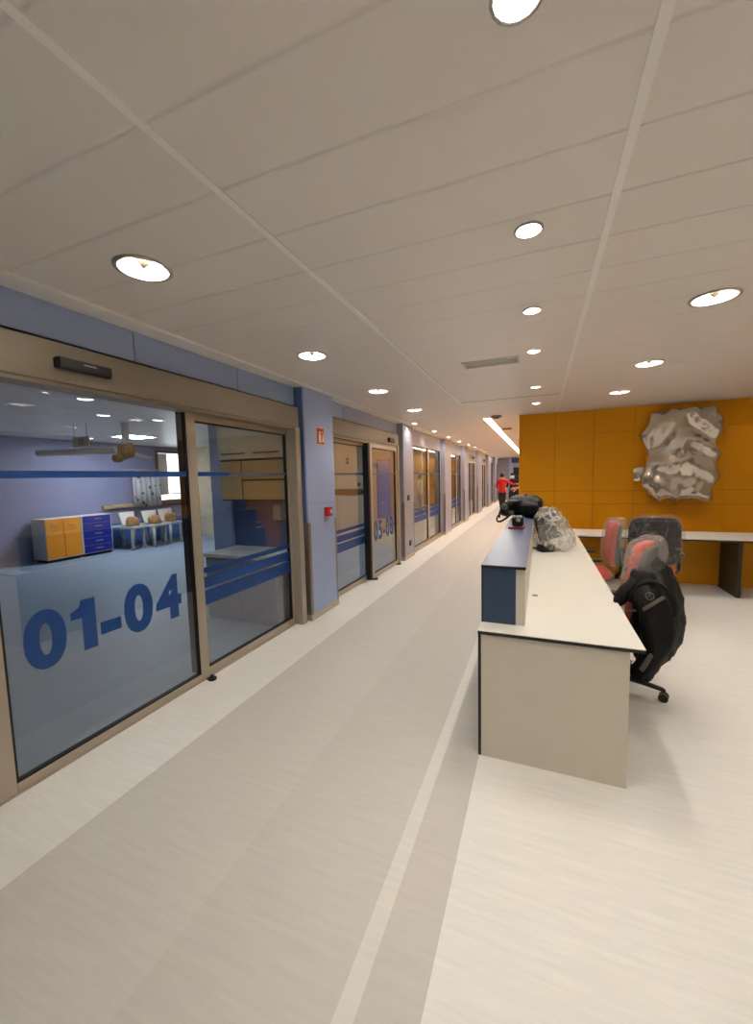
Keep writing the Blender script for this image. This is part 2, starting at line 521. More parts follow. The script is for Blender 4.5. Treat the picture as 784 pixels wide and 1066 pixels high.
struct(bobj('wall_right', M['cream'], None, (4.0, 4.2, YB, 7.5, 0, CEIL)))
struct(bobj('wall_rear', M['cream'], None, (-10.3, 4.2, YB - 0.15, YB, 0, CEIL)))
fe = struct(empty('wall_far'), 'pale wall closing the far end of the corridor')
bobj('wall_panel', M['lilac_grey'], fe, (-6.0, -0.2, YE - 0.4, YE, 0, CEIL))
bobj('dark_door', M['trouser_blue'], fe, (-1.55, -1.15, YE - 0.44, YE - 0.39, 0, 2.05), bevel=0.004)
bobj('pale_post', M['lilac'], fe, (-1.8, -1.58, YE - 0.5, YE - 0.39, 0, CEIL))

# ward shell
wl = struct(empty('wall_ward'), 'lilac wall of the ward seen through the glass')
bobj('far_panel', M['ward_wall'], wl, (-10.3, -10.0, YB, 8.15, 0, CEIL), (-10.3, -10.0, 8.15, 9.15, 0, 1.12), (-10.3, -10.0, 8.15, 9.15, 2.5, CEIL))
bobj('dado_panel', M['ward_blue'], wl, (-10.0, -9.985, 6.5, 9.1, 0.0, 0.62))
struct(bobj('wall_partition', M['cream'], None, (-10.0, -2.56, 9.1, 9.2, 0, CEIL)))
struct(bobj('wall_rooms', M['cream'], None, (-6.0, -5.8, 9.2, YE, 0, CEIL)))
w0 = struct(empty('window_0'), 'bright window in the ward with a wooden sill')
bobj('frame', M['brown'], w0, (-10.02, -9.96, 8.13, 8.19, 1.1, 2.53), (-10.02, -9.96, 9.03, 9.1, 1.1, 2.53), (-10.02, -9.96, 8.19, 9.03, 2.46, 2.53), (-10.02, -9.9, 8.1, 9.1, 1.02, 1.13), (-10.02, -9.97, 8.19, 9.03, 1.28, 1.31))
bobj('blind', M['white'], w0, (-10.12, -10.1, 8.19, 8.6, 1.3, 2.46))

# ================================================================== LAMPS IN THE CEILING
def lamp_proto(name, r, hot, seg, two, depth=0.11):
    t = empty(name)
    bm = new_bm()
    for r0, r1, z0, z1 in ((r * 1.13, r * 0.97, -0.006, -0.009),):
        vs = []
        for rr, z in ((r * 1.14, 0.0), (r * 1.13, -0.008), (r * 0.98, -0.009), (r * 0.96, 0.0)):
            vs.append([bm.verts.new((rr * cos(2 * pi * i / seg), rr * sin(2 * pi * i / seg), z)) for i in range(seg)])
        for a, b in zip(vs, vs[1:] + vs[:1]):
            for i in range(seg):
                bm.faces.new((a[i], a[(i + 1) % seg], b[(i + 1) % seg], b[i]))
    obj('trim_ring', bm, M['ring'], t, smooth=True)
    bm = new_bm()
    rows = [[bm.verts.new((rr * cos(2 * pi * i / seg), rr * sin(2 * pi * i / seg), z)) for i in range(seg)]
            for rr, z in ((r * 0.97, -0.004), (r * 0.93, depth * 0.5), (r * 0.8, depth))]
    for a, b in zip(rows, rows[1:]):
        for i in range(seg):
            bm.faces.new((a[i], a[(i + 1) % seg], b[(i + 1) % seg], b[i]))
    o = obj('reflector', bm, M['reflector'], t, smooth=True)
    bm = new_bm(); cyl(bm, (0, 0), r * 0.82, depth - 0.002, depth + 0.004, seg); obj('baffle', bm, M['baffle'], t)
    bm = new_bm()
    if two:
        for s in (-1, 1):
            tube(bm, [(-r * 0.5, s * r * 0.3, depth * 0.66), (r * 0.5, s * r * 0.3, depth * 0.66)], r * 0.13, 10)
    else:
        superq(bm, (0, 0, depth * 0.7), (r * 0.75, r * 0.75, depth * 0.28), 0.8, 1.0, seg, 8)
    obj('bulb', bm, hot, t, smooth=True)
    if two:
        bm = new_bm(); cyl(bm, (0, 0), r * 0.08, 0.002, depth * 0.5, 20, r * 0.46); obj('glare_shield', bm, M['shield'], t, smooth=True)  # dark cone added so the glowing lamp keeps a dark centre
    return t

def lamps(proto, pts, labels, cat, group):
    for i, (x, y) in enumerate(pts):
        o = proto if i == 0 else copy_tree(proto)
        o.location = (x, y, CEIL)
        tag(o, labels[i], cat, group)

near = ['first', 'second', 'third', 'fourth', 'fifth', 'sixth', 'seventh', 'eighth', 'ninth', 'tenth', 'eleventh', 'twelfth']
bl = ['round twin-tube downlight above the sliding door lettered 01-04', 'large round downlight in front of the red fire sign pillar',
      'round downlight over the corridor before the 05-08 sliding door', 'smallest large downlight of the row along the glazed wall',
      'round downlight overhead at the near end of the desk', 'round downlight above the jacket chair',
      'round downlight nearest the foil-wrapped bundle on the yellow wall', 'round downlight just in front of the yellow panelled wall',
      'round downlight at the near end of the row along the glazed wall', 'round downlight at the near end of the row past the desk',
      'round downlight far right over the office chairs', 'round downlight far right in front of the foil bundle', 'round downlight far right behind the desk', 'round downlight far right beside the yellow wall']
lamps(lamp_proto('ceiling_downlight', R_BIG, M['bulb'], 24, True), BIG, bl, 'ceiling light', 'large round downlights')
sl = ['small spotlight above the near end of the desk', 'small spotlight over the blue counter top', 'small spotlight behind the ceiling vent',
      'second small spotlight in front of the yellow wall', 'small spotlight closest to the yellow wall', 'small spotlight overhead behind the desk'] + \
     ['small spotlight along the glazed wall, %s one after the 05-08 door' % n for n in near]
lamps(lamp_proto('ceiling_spotlight', R_SMALL, M['spot'], 16, False, 0.07), SMALL, sl, 'ceiling light', 'small ceiling spotlights')
wlb = ['small ward downlight seen through the top left of the 01-04 glass', 'ward downlight left of the flat light panel', 'ward downlight right of the flat light panel',
       'ward downlight above the blue drawer cabinet'] + ['ward downlight hidden behind the door header, %s of the ward' % n for n in near[:10]]
lamps(lamp_proto('ward_downlight', R_WARD, M['ward_glow'], 16, False, 0.04), WARD, wlb, 'ceiling light', 'ward downlights')

t = thing('linear_light', 'long white recessed strip light running down the corridor ceiling', 'ceiling light', ((LX0 + LX1) / 2, LY0, CEIL))
hw, ln = (LX1 - LX0) / 2, LY1 - LY0
bobj('diffuser', M['line'], t, (-hw, hw, 0, ln, -0.003, 0.01))
bobj('housing', M['white'], t, (-hw - 0.012, -hw, -0.012, ln, -0.005, 0.05), (hw, hw + 0.012, -0.012, ln, -0.005, 0.05), (-hw, hw, -0.012, 0, -0.005, 0.05), (-hw - 0.012, hw + 0.012, 0, ln, 0.045, 0.05))
t = thing('light_panel', 'square flat white light panel in the ward ceiling', 'ceiling light', ((PX0 + PX1) / 2, (PY0 + PY1) / 2, CEIL))
bobj('diffuser', M['ward_glow'], t, (-0.3, 0.3, -0.3, 0.3, 0.0, 0.01))
bobj('frame', M['white'], t, (-0.32, -0.3, -0.32, 0.32, -0.006, 0.02), (0.3, 0.32, -0.32, 0.32, -0.006, 0.02), (-0.3, 0.3, -0.32, -0.3, -0.006, 0.02), (-0.3, 0.3, 0.3, 0.32, -0.006, 0.02))

t = thing('ceiling_vent', 'rectangular white air vent in the corridor ceiling', 'vent', ((VX0 + VX1) / 2, (VY0 + VY1) / 2, CEIL))
hx, hy = (VX1 - VX0) / 2, (VY1 - VY0) / 2
bobj('frame', M['white'], t, (-hx - 0.02, -hx, -hy - 0.02, hy + 0.02, -0.008, 0.02), (hx, hx + 0.02, -hy - 0.02, hy + 0.02, -0.008, 0.02), (-hx, hx, -hy - 0.02, -hy, -0.008, 0.02), (-hx, hx, hy, hy + 0.02, -0.008, 0.02))
bobj('backing', M['trim'], t, (-hx, hx, -hy, hy, 0.010, 0.02))
bm = new_bm()
for i in range(5):
    y = -hy + 0.02 + i * 0.038
    v = box(bm, -hx, hx, y, y + 0.012, 0.003, 0.006)
    for q in v:
        if q.co.z > 0.005: q.co.y += 0.002
obj('louvre', bm, M['white'], t)
t = thing('smoke_detector', 'dark flat sensor on the ceiling beside the start of the strip light', 'detector', (-0.72, 7.40, CEIL))
bm = new_bm(); cyl(bm, (0, 0), 0.085, -0.03, 0.0, 24, 0.095); obj('base', bm, M['steel_dark'], t, smooth=False, bevel=0.004)
bm = new_bm(); cyl(bm, (0, 0), 0.05, -0.045, -0.03, 20); obj('sensor_head', bm, M['black'], t)
t = thing('ceiling_speaker', 'small brown round fitting on the ceiling right of the strip light', 'speaker', (-0.70, 9.55, CEIL))
bm = new_bm(); cyl(bm, (0, 0), 0.10, -0.02, 0.0, 24); obj('grille', bm, M['brown'], t)
bm = new_bm(); cyl(bm, (0, 0), 0.115, -0.008, 0.0, 24); obj('rim', bm, M['steel_dark'], t)

# ================================================================== GLAZED WALL ALONG THE LEFT
def stripes(parent, x, y0, y1, solid=(0.0, 0.55)):
    """three blue bands and a thin line stuck to the corridor side of a pane"""
    for z0, z1 in ((0.868, 0.914), (0.742, 0.834), (0.600, 0.722)):
        bobj('blue_stripe', M['vinyl'], parent, (x, x + 0.002, y0, y1, z0, z1))
    a, b = y0 + (y1 - y0) * solid[0], y0 + (y1 - y0) * solid[1]
    if b > a:
        bobj('thin_stripe', M['vinyl'], parent, (x, x + 0.002, a, b, 1.665, 1.700))
    for p, q in ((y0, a), (b, y1)):
        if q - p > 0.02:
            bobj('faded_stripe', M['vinyl_pale'], parent, (x, x + 0.002, p, q, 1.668, 1.696))

def leaf(parent, name, x, y0, y1, ztop, s0=0.07, s1=0.085, bottom=0.07, top=0.07, d=0.045):
    """glazed leaf: frame (two stiles, two rails), gasket, pane"""
    f = bobj(name, M['steel'], parent, (x - d, x, y0, y0 + s0, 0.012, ztop), (x - d, x, y1 - s1, y1, 0.012, ztop),
             (x - d, x, y0 + s0, y1 - s1, 0.012, bottom), (x - d, x, y0 + s0, y1 - s1, ztop - top, ztop), bevel=0.003)
    a, b, c, e = y0 + s0, y1 - s1, bottom, ztop - top
    g = 0.012
    bobj('gasket', M['rubber'], f, (x - d + 0.006, x - 0.006, a, a + g, c, e), (x - d + 0.006, x - 0.006, b - g, b, c, e),
         (x - d + 0.006, x - 0.006, a, b, c, c + g), (x - d + 0.006, x - 0.006, a, b, e - g, e))
    bobj('pane', M['glass'], f, (x - d / 2 - 0.005, x - d / 2 + 0.003, a + 0.004, b - 0.004, c + 0.004, e - 0.004))
    return f, x - d / 2 + 0.0035

def sensor(name, label, x, y0, y1, z0, z1, wide=True):
    t = thing(name, label, 'sensor', (x, (y0 + y1) / 2, (z0 + z1) / 2), 0, 'door sensors on the headers')
    h, w = (z1 - z0) / 2, (y1 - y0) / 2
    bm = new_bm()
    loft(bm, [((0, -w, 0), (0, 0, h * 0.8), (0.022, 0, 0)), ((0.022, -w + 0.01, 0), (0, 0, h), (0.022, 0, 0)), ((0.022, w - 0.01, 0), (0, 0, h), (0.022, 0, 0)), ((0, w, 0), (0, 0, h * 0.8), (0.022, 0, 0))], 16, True, 4)
    obj('housing', bm, M['black'], t, smooth=False, bevel=0.003)
    if wide:
        bobj('logo_mark', M['silver'], t, (0.0435, 0.0455, 0.0 - 0.02, 0.05, 0.006, 0.014))
    else:
        for s in (-1, 1):
            bm = new_bm(); superq(bm, (0.04, s * w * 0.45, 0), (0.012, w * 0.3, h * 0.6), 1, 1, 12, 8)
            obj('lens', bm, M['brown'], t, smooth=True)

def pillar(n, y0, y1, m, guards=True, seams=True):
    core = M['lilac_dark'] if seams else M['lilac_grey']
    t = struct(empty('pillar_%s' % n if False else 'pillar'))
    zz = [0.07, 1.137, 1.345, CEIL - 0.018] if seams else [0.07, CEIL - 0.018]
    bm = new_bm()
    for a, b in zip(zz[:-1], zz[1:]):
        box(bm, XP - 0.02, XP, y0 + 0.002, y1 - 0.002, a + 0.0015, b - 0.0015)
    obj('panel', bm, m, t)
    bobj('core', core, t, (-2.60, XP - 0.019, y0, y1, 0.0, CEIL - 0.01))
    bobj('skirting', M['beige'], t, (-2.58, XP + 0.008, y0 - 0.004, y1 + 0.002, 0.0, 0.07))
    if guards:
        bobj('corner_guard', M['steel_dark'], t, (XP - 0.05, XP + 0.003, y0 - 0.003, y0 + 0.045, 0.07, 1.13))
        bobj('corner_guard', M['steel_dark'], t, (XP - 0.05, XP + 0.003, y1 - 0.03, y1 + 0.003, 0.07, 1.13))
    return t

def band(y0, y1, seams, m):
    """panelled strip of wall between the header and the ceiling"""
    ys = [y0] + seams + [y1]
    bm = new_bm()
    for a, b in zip(ys[:-1], ys[1:]):
        box(bm, XG - 0.03, XG + 0.008, a + 0.004, b - 0.004, 2.432, CEIL)
    return bm

# ---- door 1, 01-04
d1 = struct(empty('door_1'), 'wide glazed sliding door lettered 01-04')
Y0, Y1 = 0.02, 3.785
obj('band_panel', band(-1.0, 3.83, [-0.03, 0.96, 1.95, 2.94], M['lilac']), M['lilac'], d1)
bobj('band_backing', M['gap'], d1, (-2.60, XG - 0.002, -1.0, 3.83, 2.36, CEIL))
bobj('header', M['header'], d1, (XG - 0.05, XH, Y0, Y1 - 0.02, 2.18, 2.393), bevel=0.004)
bobj('header_lip', M['header'], d1, (XG - 0.05, XH - 0.012, Y0, Y1 - 0.02, 2.155, 2.181), bevel=0.003)
bobj('jamb', M['steel'], d1, (XG - 0.05, XH, Y1 - 0.085, Y1, 0.0, 2.181), bevel=0.004)
bobj('jamb', M['steel'], d1, (XG - 0.05, XH, Y0, Y0 + 0.08, 0.0, 2.181), bevel=0.004)
lf, xs1 = leaf(d1, 'sliding_leaf', XG, 1.02, 2.43, 2.20, 0.08, 0.085, 0.06, 0.03)
bobj('thin_stripe', M['vinyl'], lf, (xs1, xs1 + 0.002, 1.11, 2.335, 1.662, 1.702))
def digit_one(parent, x, yc, z0, h, w):
    """figure one with its flag, as a thin raised sheet"""
    bm = new_bm()
    for pr in ([(-0.24, 0.0), (0.40, 0.0), (0.40, 1.0), (-0.24, 1.0)], [(-0.74, 0.66), (-0.24, 0.66), (-0.24, 0.88), (-0.74, 0.80)], [(-0.5, 0.79), (-0.24, 0.85), (-0.24, 1.0), (-0.30, 0.90)]):
        lo = [bm.verts.new((x - 0.0015, yc + p * w, z0 + q * h)) for p, q in pr]
        hi = [bm.verts.new((x + 0.0015, yc + p * w, z0 + q * h)) for p, q in pr]
        bm.faces.new(lo); bm.faces.new(hi)
        for i in range(4):
            k = (i + 1) % 4
            bm.faces.new((lo[i], lo[k], hi[k], hi[i]))
    return obj('number_lettering', bm, M['vinyl'], parent)
digit_one(lf, xs1 + 0.002, 1.525, 0.618, 0.312, 0.125)
for ch, y in (('0', 1.30), ('-', 1.665), ('0', 1.862), ('4', 2.105)):
    text_mesh('number_lettering', ch, 0.425, M['vinyl'], lf, wall_text_matrix(xs1 + 0.002, y, 0.622), 0.003, 0.019, 0.93)
rf, xs2 = leaf(d1, 'fixed_leaf', XG - 0.012, 2.405, 3.70, 2.165, 0.03, 0.025, 0.075, 0.06)
stripes(rf, xs2, 2.45, 3.665, (0, 0.3))
ff, xs3 = leaf(d1, 'fixed_leaf', XG - 0.06, 0.10, 1.10, 2.165)
bobj('inner_post', M['inner'], d1, (-2.74, -2.66, 2.44, 2.53, 0.0, 2.3))
bobj('threshold', M['steel'], d1, (XG - 0.05, XG + 0.004, Y0, Y1 - 0.085, 0.0, 0.012))
t = thing('door_stop', 'small black rubber guide on the floor at the foot of the 01-04 door', 'door guide', (-2.475, 2.40, 0), 0, 'black floor guides of the doors')
bm = new_bm(); cyl(bm, (0, 0), 0.034, 0, 0.018, 16); cyl(bm, (0, 0), 0.02, 0.018, 0.04, 16, 0.014)
obj('guide_body', bm, M['black'], t, bevel=0.003)
bobj('fixing_plate', M['black'], t, (-0.045, 0.0, -0.02, 0.02, 0, 0.01))
sensor('door_sensor', 'wide black door sensor on the header above the 01-04 door', XH, 1.40, 1.70, 2.25, 2.312)

# ---- pillar 1 with the fire sign and call point
p1 = pillar(1, 3.835, 4.49, M['lilac'])
p1['label'] = 'lilac panelled pillar with red fire sign'
t = thing('fire_sign', 'square red fire extinguisher sign with white pictogram on the pillar', 'sign', (XP, 4.17, 2.02))
bobj('plate', M['signwhite'], t, (0.001, 0.004, -0.092, 0.092, 0.0, 0.2))
bobj('red_field', M['signred'], t, (0.004, 0.005, -0.084, 0.084, 0.008, 0.192))
bm = new_bm()
loft(bm, [((0.0055, -0.018, 0.025), (0, 0.026, 0), (0.0006, 0, 0)), ((0.0055, -0.018, 0.105), (0, 0.026, 0), (0.0006, 0, 0)), ((0.0055, -0.018, 0.125), (0, 0.012, 0), (0.0006, 0, 0)), ((0.0055, -0.018, 0.14), (0, 0.012, 0), (0.0006, 0, 0))], 8)
box(bm, 0.005, 0.006, -0.04, 0.012, 0.14, 0.15)
for k in range(3):
    loft(bm, [((0.0055, 0.048 + 0.008 * sin(k), 0.03), (0, 0.02 - k * 0.004, 0), (0.0005, 0, 0)), ((0.0055, 0.052, 0.07 + k * 0.018), (0, 0.016 - k * 0.004, 0), (0.0005, 0, 0)), ((0.0055, 0.05, 0.10 + k * 0.03), (0, 0.003, 0), (0.0005, 0, 0))], 8)
obj('pictogram', bm, M['signwhite'], t)
t = thing('fire_alarm', 'red fire alarm call point on the lilac pillar', 'fire alarm', (XP, 4.255, 1.17))
bobj('red_case', M['red'], t, (0, 0.055, -0.055, 0.055, 0.0, 0.11), bevel=0.006)
bobj('white_plate', M['signwhite'], t, (0.055, 0.058, 0.0, 0.038, 0.03, 0.08))
bobj('lower_tab', M['lilac_grey'], t, (0, 0.03, -0.045, 0.015, -0.06, 0.0), bevel=0.004)

# ---- door 2, 05-08
d2 = struct(empty('door_2'), 'glazed sliding door lettered 05-08')
obj('band_panel', band(4.49, 7.26, [5.0, 6.0], M['lilac']), M['lilac'], d2)
bobj('band_backing', M['gap'], d2, (-2.60, XG - 0.002, 4.49, 7.27, 2.36, CEIL))
bobj('header', M['header'], d2, (XG - 0.05, XH, 4.495, 7.09, 2.185, 2.393), bevel=0.004)
bobj('header_lip', M['header'], d2, (XG - 0.05, XH - 0.02, 4.495, 7.09, 2.15, 2.186))
bobj('jamb', M['steel'], d2, (XG - 0.05, XH, 7.03, 7.10, 0, 2.2), bevel=0.004)
bobj('side_panel', M['lilac_grey'], d2, (-2.60, XG, 7.10, 7.26, 0, CEIL))
f2, x2 = leaf(d2, 'fixed_leaf', XG, 4.50, 5.84, 2.165, 0.03, 0.06, 0.075, 0.06)
stripes(f2, x2, 4.535, 5.775, (0.72, 1.0))
s2, x2s = leaf(d2, 'sliding_leaf', XH - 0.022, 5.76, 7.035, 2.165, 0.10, 0.075, 0.075, 0.07)
bobj('faded_stripe', M['vinyl_pale'], s2, (x2s, x2s + 0.002, 5.865, 6.955, 1.668, 1.692))
for ch, y in (('0', 5.985), ('5', 6.185), ('-', 6.355), ('0', 6.525), ('8', 6.725)):
    text_mesh('number_lettering', ch, 0.43, M['vinyl'], s2, wall_text_matrix(x2s + 0.002, y, 0.607), 0.003, 0.010, 0.80)
bobj('black_seal', M['rubber'], d2, (XG - 0.02, XH - 0.02, 5.695, 5.765, 0.012, 2.17))
for y in (5.80, 6.95):
    t = thing('door_stop', 'black floor guide at the %s of the 05-08 sliding leaf' % ('near foot' if y < 6 else 'far foot'), 'door guide', (-2.41, y, 0), 0, 'black floor guides of the doors')
    bm = new_bm(); cyl(bm, (0, 0), 0.034, 0, 0.02, 16); obj('guide_body', bm, M['black'], t, bevel=0.003)
    bobj('fixing_plate', M['black'], t, (-0.05, 0.0, -0.05, 0.02, 0, 0.012))
sensor('door_sensor', 'small double-lens sensor on the header above the 05-08 door', XH, 6.52, 6.78, 2.222, 2.30, False)

# ---- pillars and units farther down the corridor
p2 = pillar(2, 7.26, 7.90, M['lilac_grey'], seams=False)
for nm, z, lb in (('wall_switch', 1.21, 'small black plate halfway up the pillar after the 05-08 door'), ('wall_socket', 0.30, 'small black socket low on the pillar after the 05-08 door')):
    t = thing(nm, lb, 'switch' if 'switch' in nm else 'socket', (XP, 7.52 if z > 1 else 7.60, z))
    bobj('face_plate', M['black'], t, (0, 0.02, -0.05, 0.05, -0.05, 0.05), bevel=0.006)
    bobj('button', M['steel_dark'], t, (0.02, 0.026, -0.015, 0.015, -0.015, 0.015))

def fixed_window(n, y0, y1, mull):
    t = struct(empty('window_%d' % n), 'fixed glazed bay %d along the corridor' % n)
    x = XG
    bobj('lintel_panel', M['lilac_grey'], t, (x - 0.06, x + 0.01, y0, y1, 2.33, CEIL))
    for a, b in ((y0, mull), (mull, y1)):
        f, xx = leaf(t, 'glazed_frame', x + 0.004, a, b, 2.33, 0.06, 0.06, 0.075, 0.04)
        stripes(f, xx, a + 0.065, b - 0.065, (0, 1.0))
    bobj('sill', M['steel'], t, (x - 0.04, x + 0.08, y0, y1, 0.0, 0.03))
    return t

def far_door(n, y0, y1, dark):
    t = struct(empty('door_%d' % n), 'glazed sliding door %d along the corridor' % n)
    x = XG + 0.01
    bobj('header', M['header'], t, (x - 0.10, x + 0.01, y0, y1, 2.17, 2.42), bevel=0.004)
    bobj('lintel_panel', M['lilac_grey'], t, (x - 0.10, x - 0.01, y0, y1, 2.42, CEIL))
    m = (y0 + dark + y1) / 2
    f, xx = leaf(t, 'fixed_leaf', x, y0 + dark, m, 2.17, 0.08, 0.08)
    stripes(f, xx, y0 + dark + 0.09, m - 0.09, (0, 1))
    f, xx = leaf(t, 'sliding_leaf', x, m, y1 - 0.12, 2.17, 0.08, 0.08)
    bobj('faded_stripe', M['vinyl_pale'], f, (xx, xx + 0.002, m + 0.09, y1 - 0.21, 1.668, 1.692))
    bobj('jamb', M['steel'], t, (x - 0.10, x + 0.01, y1 - 0.12, y1, 0, 2.17))
    if dark > 0:
        bobj('black_seal', M['rubber'], t, (x - 0.08, x - 0.01, y0, y0 + dark, 0, 2.17))  # black sheet gives the dark of the opening beside the leaf
    sensor('door_sensor', 'small sensor above the %s sliding door down the corridor' % ('third' if n == 3 else 'farthest'), x + 0.01, y1 - 0.9, y1 - 0.65, 2.27, 2.34, False)
    return t

fixed_window(3, 7.90, 10.85, 9.56)
pillar(3, 10.85, 11.70, M['lilac_grey'], seams=False)
fixed_window(4, 11.70, 13.93, 13.1)
pillar(4, 13.93, 14.73, M['lilac_grey'], seams=False)
far_door(3, 14.75, 17.2, 0.0)
pillar(5, 17.2, 18.38, M['lilac_grey'], seams=False)
far_door(4, 18.4, 20.7, 0.4)
pillar(6, 20.72, 21.85, M['lilac_grey'], seams=False)
fixed_window(5, 21.85, 24.02, 22.9)
pillar(7, 24.02, 24.9, M['lilac_grey'], seams=False)
fixed_window(6, 24.9, 26.6, 25.7)
# near blue wall before the first door (left of the frame)
wn = struct(empty('wall_left'), 'lilac panelled wall before the first sliding door')
bobj('wall_panel', M['lilac'], wn, (-2.60, XP, YB, 0.0, 0.07, 2.40), (-2.60, XG + 0.008, YB, -1.0, 2.40, CEIL))
bobj('skirting', M['beige'], wn, (-2.58, XP + 0.008, YB, 0.0, 0, 0.07))

# ================================================================== WARD BEHIND THE GLASS
st = struct(empty('wall_nook'), 'stub wall carrying the ward cupboards')
bobj('wall_panel', M['ward_blue'], st, (-4.0, -2.62, 4.12, 4.28, 0.0, CEIL))
bobj('end_panel', M['lilac'], st, (-4.02, -3.70, 4.08, 4.12, 0.0, CEIL))
t = thing('wall_cabinet', 'cream double-door wall cupboard in the ward behind the right-hand glass', 'cabinet', (-3.15, 4.12, 1.88))
bobj('body', M['cream'], t, (-0.48, 0.46, -0.28, 0.0, 0.0, 0.55))
for a, b in ((-0.48, -0.012), (-0.008, 0.46)):
    d = bobj('door', M['cream'], t, (a, b, -0.30, -0.281, 0.0, 0.55), bevel=0.002)
    bobj('handle', M['brown'], d, (a + 0.06, b - 0.06, -0.315, -0.30, 0.055, 0.07))
t = thing('open_shelf_unit', 'ochre framed cupboard unit below the cream cupboard in the ward', 'cabinet', (-3.15, 4.12, 1.38))
bobj('body', M['gap'], t, (-0.48, 0.46, -0.27, 0.0, 0.0, 0.49))
for a, b, c, e in ((-0.465, -0.16, 0.015, 0.475), (-0.14, 0.445, 0.015, 0.235), (-0.14, 0.445, 0.255, 0.475)):
    bobj('door', M['ochre'], t, (a, b, -0.285, -0.271, c, e), bevel=0.002)
t = thing('base_counter', 'ward worktop with white top on pale grey base doors behind the glass', 'counter', (-3.2, 4.12, 0.0))
bobj('body', M['lilac_grey'], t, (-0.46, 0.55, -0.55, 0.0, 0.0, 0.74))
bobj('worktop', M['desk'], t, (-0.48, 0.57, -0.60, 0.0, 0.74, 0.78), bevel=0.003)
for a in (-0.45, 0.06):
    d = bobj('door', M['lilac_grey'], t, (a, a + 0.48, -0.57, -0.551, 0.05, 0.72), bevel=0.002)
    bobj('handle', M['steel'], d, (a + 0.1, a + 0.38, -0.585, -0.57, 0.62, 0.635))
t = thing('soap_dispenser', 'white soap dispenser on the blue splash panel in the ward', 'dispenser', (-2.95, 4.12, 1.08))
bobj('case', M['white'], t, (-0.06, 0.06, -0.11, 0, 0.05, 0.26), bevel=0.02)
bobj('spout', M['black'], t, (-0.02, 0.02, -0.10, -0.03, 0.035, 0.052))

t = thing('drawer_cabinet', 'royal blue five-drawer cabinet at the back of the ward', 'cabinet', (-9.45, 6.05, 0))
bobj('body', M['white'], t, (-0.45, 0.0, -0.34, 0.34, 0.06, 0.92), bevel=0.004)
bobj('plinth', M['gap'], t, (-0.42, -0.03, -0.32, 0.32, 0.0, 0.06))
for i in range(5):
    z = 0.075 + i * 0.168
    d = bobj('drawer', M['drawer_blue'], t, (0.001, 0.02, -0.31, 0.31, z, z + 0.163), bevel=0.002)
    bobj('handle', M['silver'], d, (0.02, 0.04, -0.07, 0.09, z + 0.08, z + 0.10))
t = thing('drawer_cabinet', 'orange fronted cabinet left of the royal blue drawers in the ward', 'cabinet', (-9.45, 5.34, 0))
bobj('body', M['white'], t, (-0.45, 0.0, -0.35, 0.35, 0.06, 0.92), bevel=0.004)
bobj('plinth', M['gap'], t, (-0.42, -0.03, -0.32, 0.32, 0.0, 0.06))
for a, b in ((-0.34, -0.005), (0.005, 0.34)):
    d = bobj('door', M['orange_front'], t, (0.001, 0.02, a, b, 0.08, 0.91), bevel=0.002)
    bobj('handle', M['silver'], d, (0.02, 0.04, a + 0.1, a + 0.2, 0.78, 0.80))

def trolley(loc, label, rz):
    t = thing('ward_trolley', label, 'trolley', loc, rz, 'wheeled ward trolleys')
    bm = new_bm()
    loft(bm, [((-0.05, 0, 0.62), (0, 0.19, 0), (0.03, 0, 0)), ((-0.10, 0, 0.92), (0, 0.23, 0), (0.025, 0, 0))], 16, True, 6)
    obj('head_panel', bm, M['white'], t)
    bobj('deck', M['grey_metal'], t, (-0.5, 0.3, -0.21, 0.21, 0.52, 0.58), bevel=0.01)
    bm = new_bm(); superq(bm, (0.08, 0, 0.68), (0.13, 0.15, 0.13), 0.7, 0.8, 18, 10); wrinkle(bm, 0.03, 9, loc[1])
    obj('wrapped_bundle', bm, M['card'], t, smooth=True)
    for sx, sy in ((-0.42, -1), (-0.42, 1), (0.22, -1), (0.22, 1)):
        bm = new_bm(); tube(bm, [(sx, sy * 0.16, 0.54), (sx, sy * 0.18, 0.1)], [0.04, 0.032], 8)
        l = obj('leg', bm, M['grey_metal'], t, smooth=True)
        bm = new_bm(); loft(bm, [((sx, sy * 0.18 - 0.02, 0.05), (0.05, 0, 0), (0, 0, 0.05)), ((sx, sy * 0.18 + 0.02, 0.05), (0.05, 0, 0), (0, 0, 0.05))], 14)
        obj('caster', bm, M['silver'], l)
trolley((-9.35, 6.78, 0), 'wheeled trolley with brown bundle nearest the blue drawers', 0.15)
trolley((-9.2, 7.27, 0), 'middle wheeled trolley with brown bundle in the ward', 0.1)
trolley((-9.3, 7.83, 0), 'wheeled trolley closest to the ward window', 0.1)
t = thing('wall_rail', 'tan equipment rail on the ward wall above the trolleys', 'rail', (-10.0, 7.3, 1.0))
bobj('channel', M['ochre'], t, (0, 0.08, -0.75, 0.78, 0.0, 0.09), bevel=0.008)
for y in (-0.5, 0.1, 0.6):
    bobj('bracket', M['steel'], t, (0.08, 0.1, y, y + 0.06, 0.01, 0.07))
t = thing('curtain', 'grey ward curtain with dark leaf spots beside the window', 'curtain', (-9.75, 7.65, 0))
m = mat('spotted_curtain', (176, 176, 180), 0.8)
nt = m.node_tree
g = nt.nodes.new('ShaderNodeNewGeometry'); v = nt.nodes.new('ShaderNodeTexVoronoi'); v.inputs['Scale'].default_value = 6.5
r = nt.nodes.new('ShaderNodeValToRGB'); r.color_ramp.interpolation = 'CONSTANT'
r.color_ramp.elements[0].color = (*lin((40, 66, 64)), 1); r.color_ramp.elements[1].position = 0.30; r.color_ramp.elements[1].color = (*lin((178, 178, 182)), 1)
nt.links.new(g.outputs['Position'], v.inputs['Vector']); nt.links.new(v.outputs['Distance'], r.inputs['Fac'])
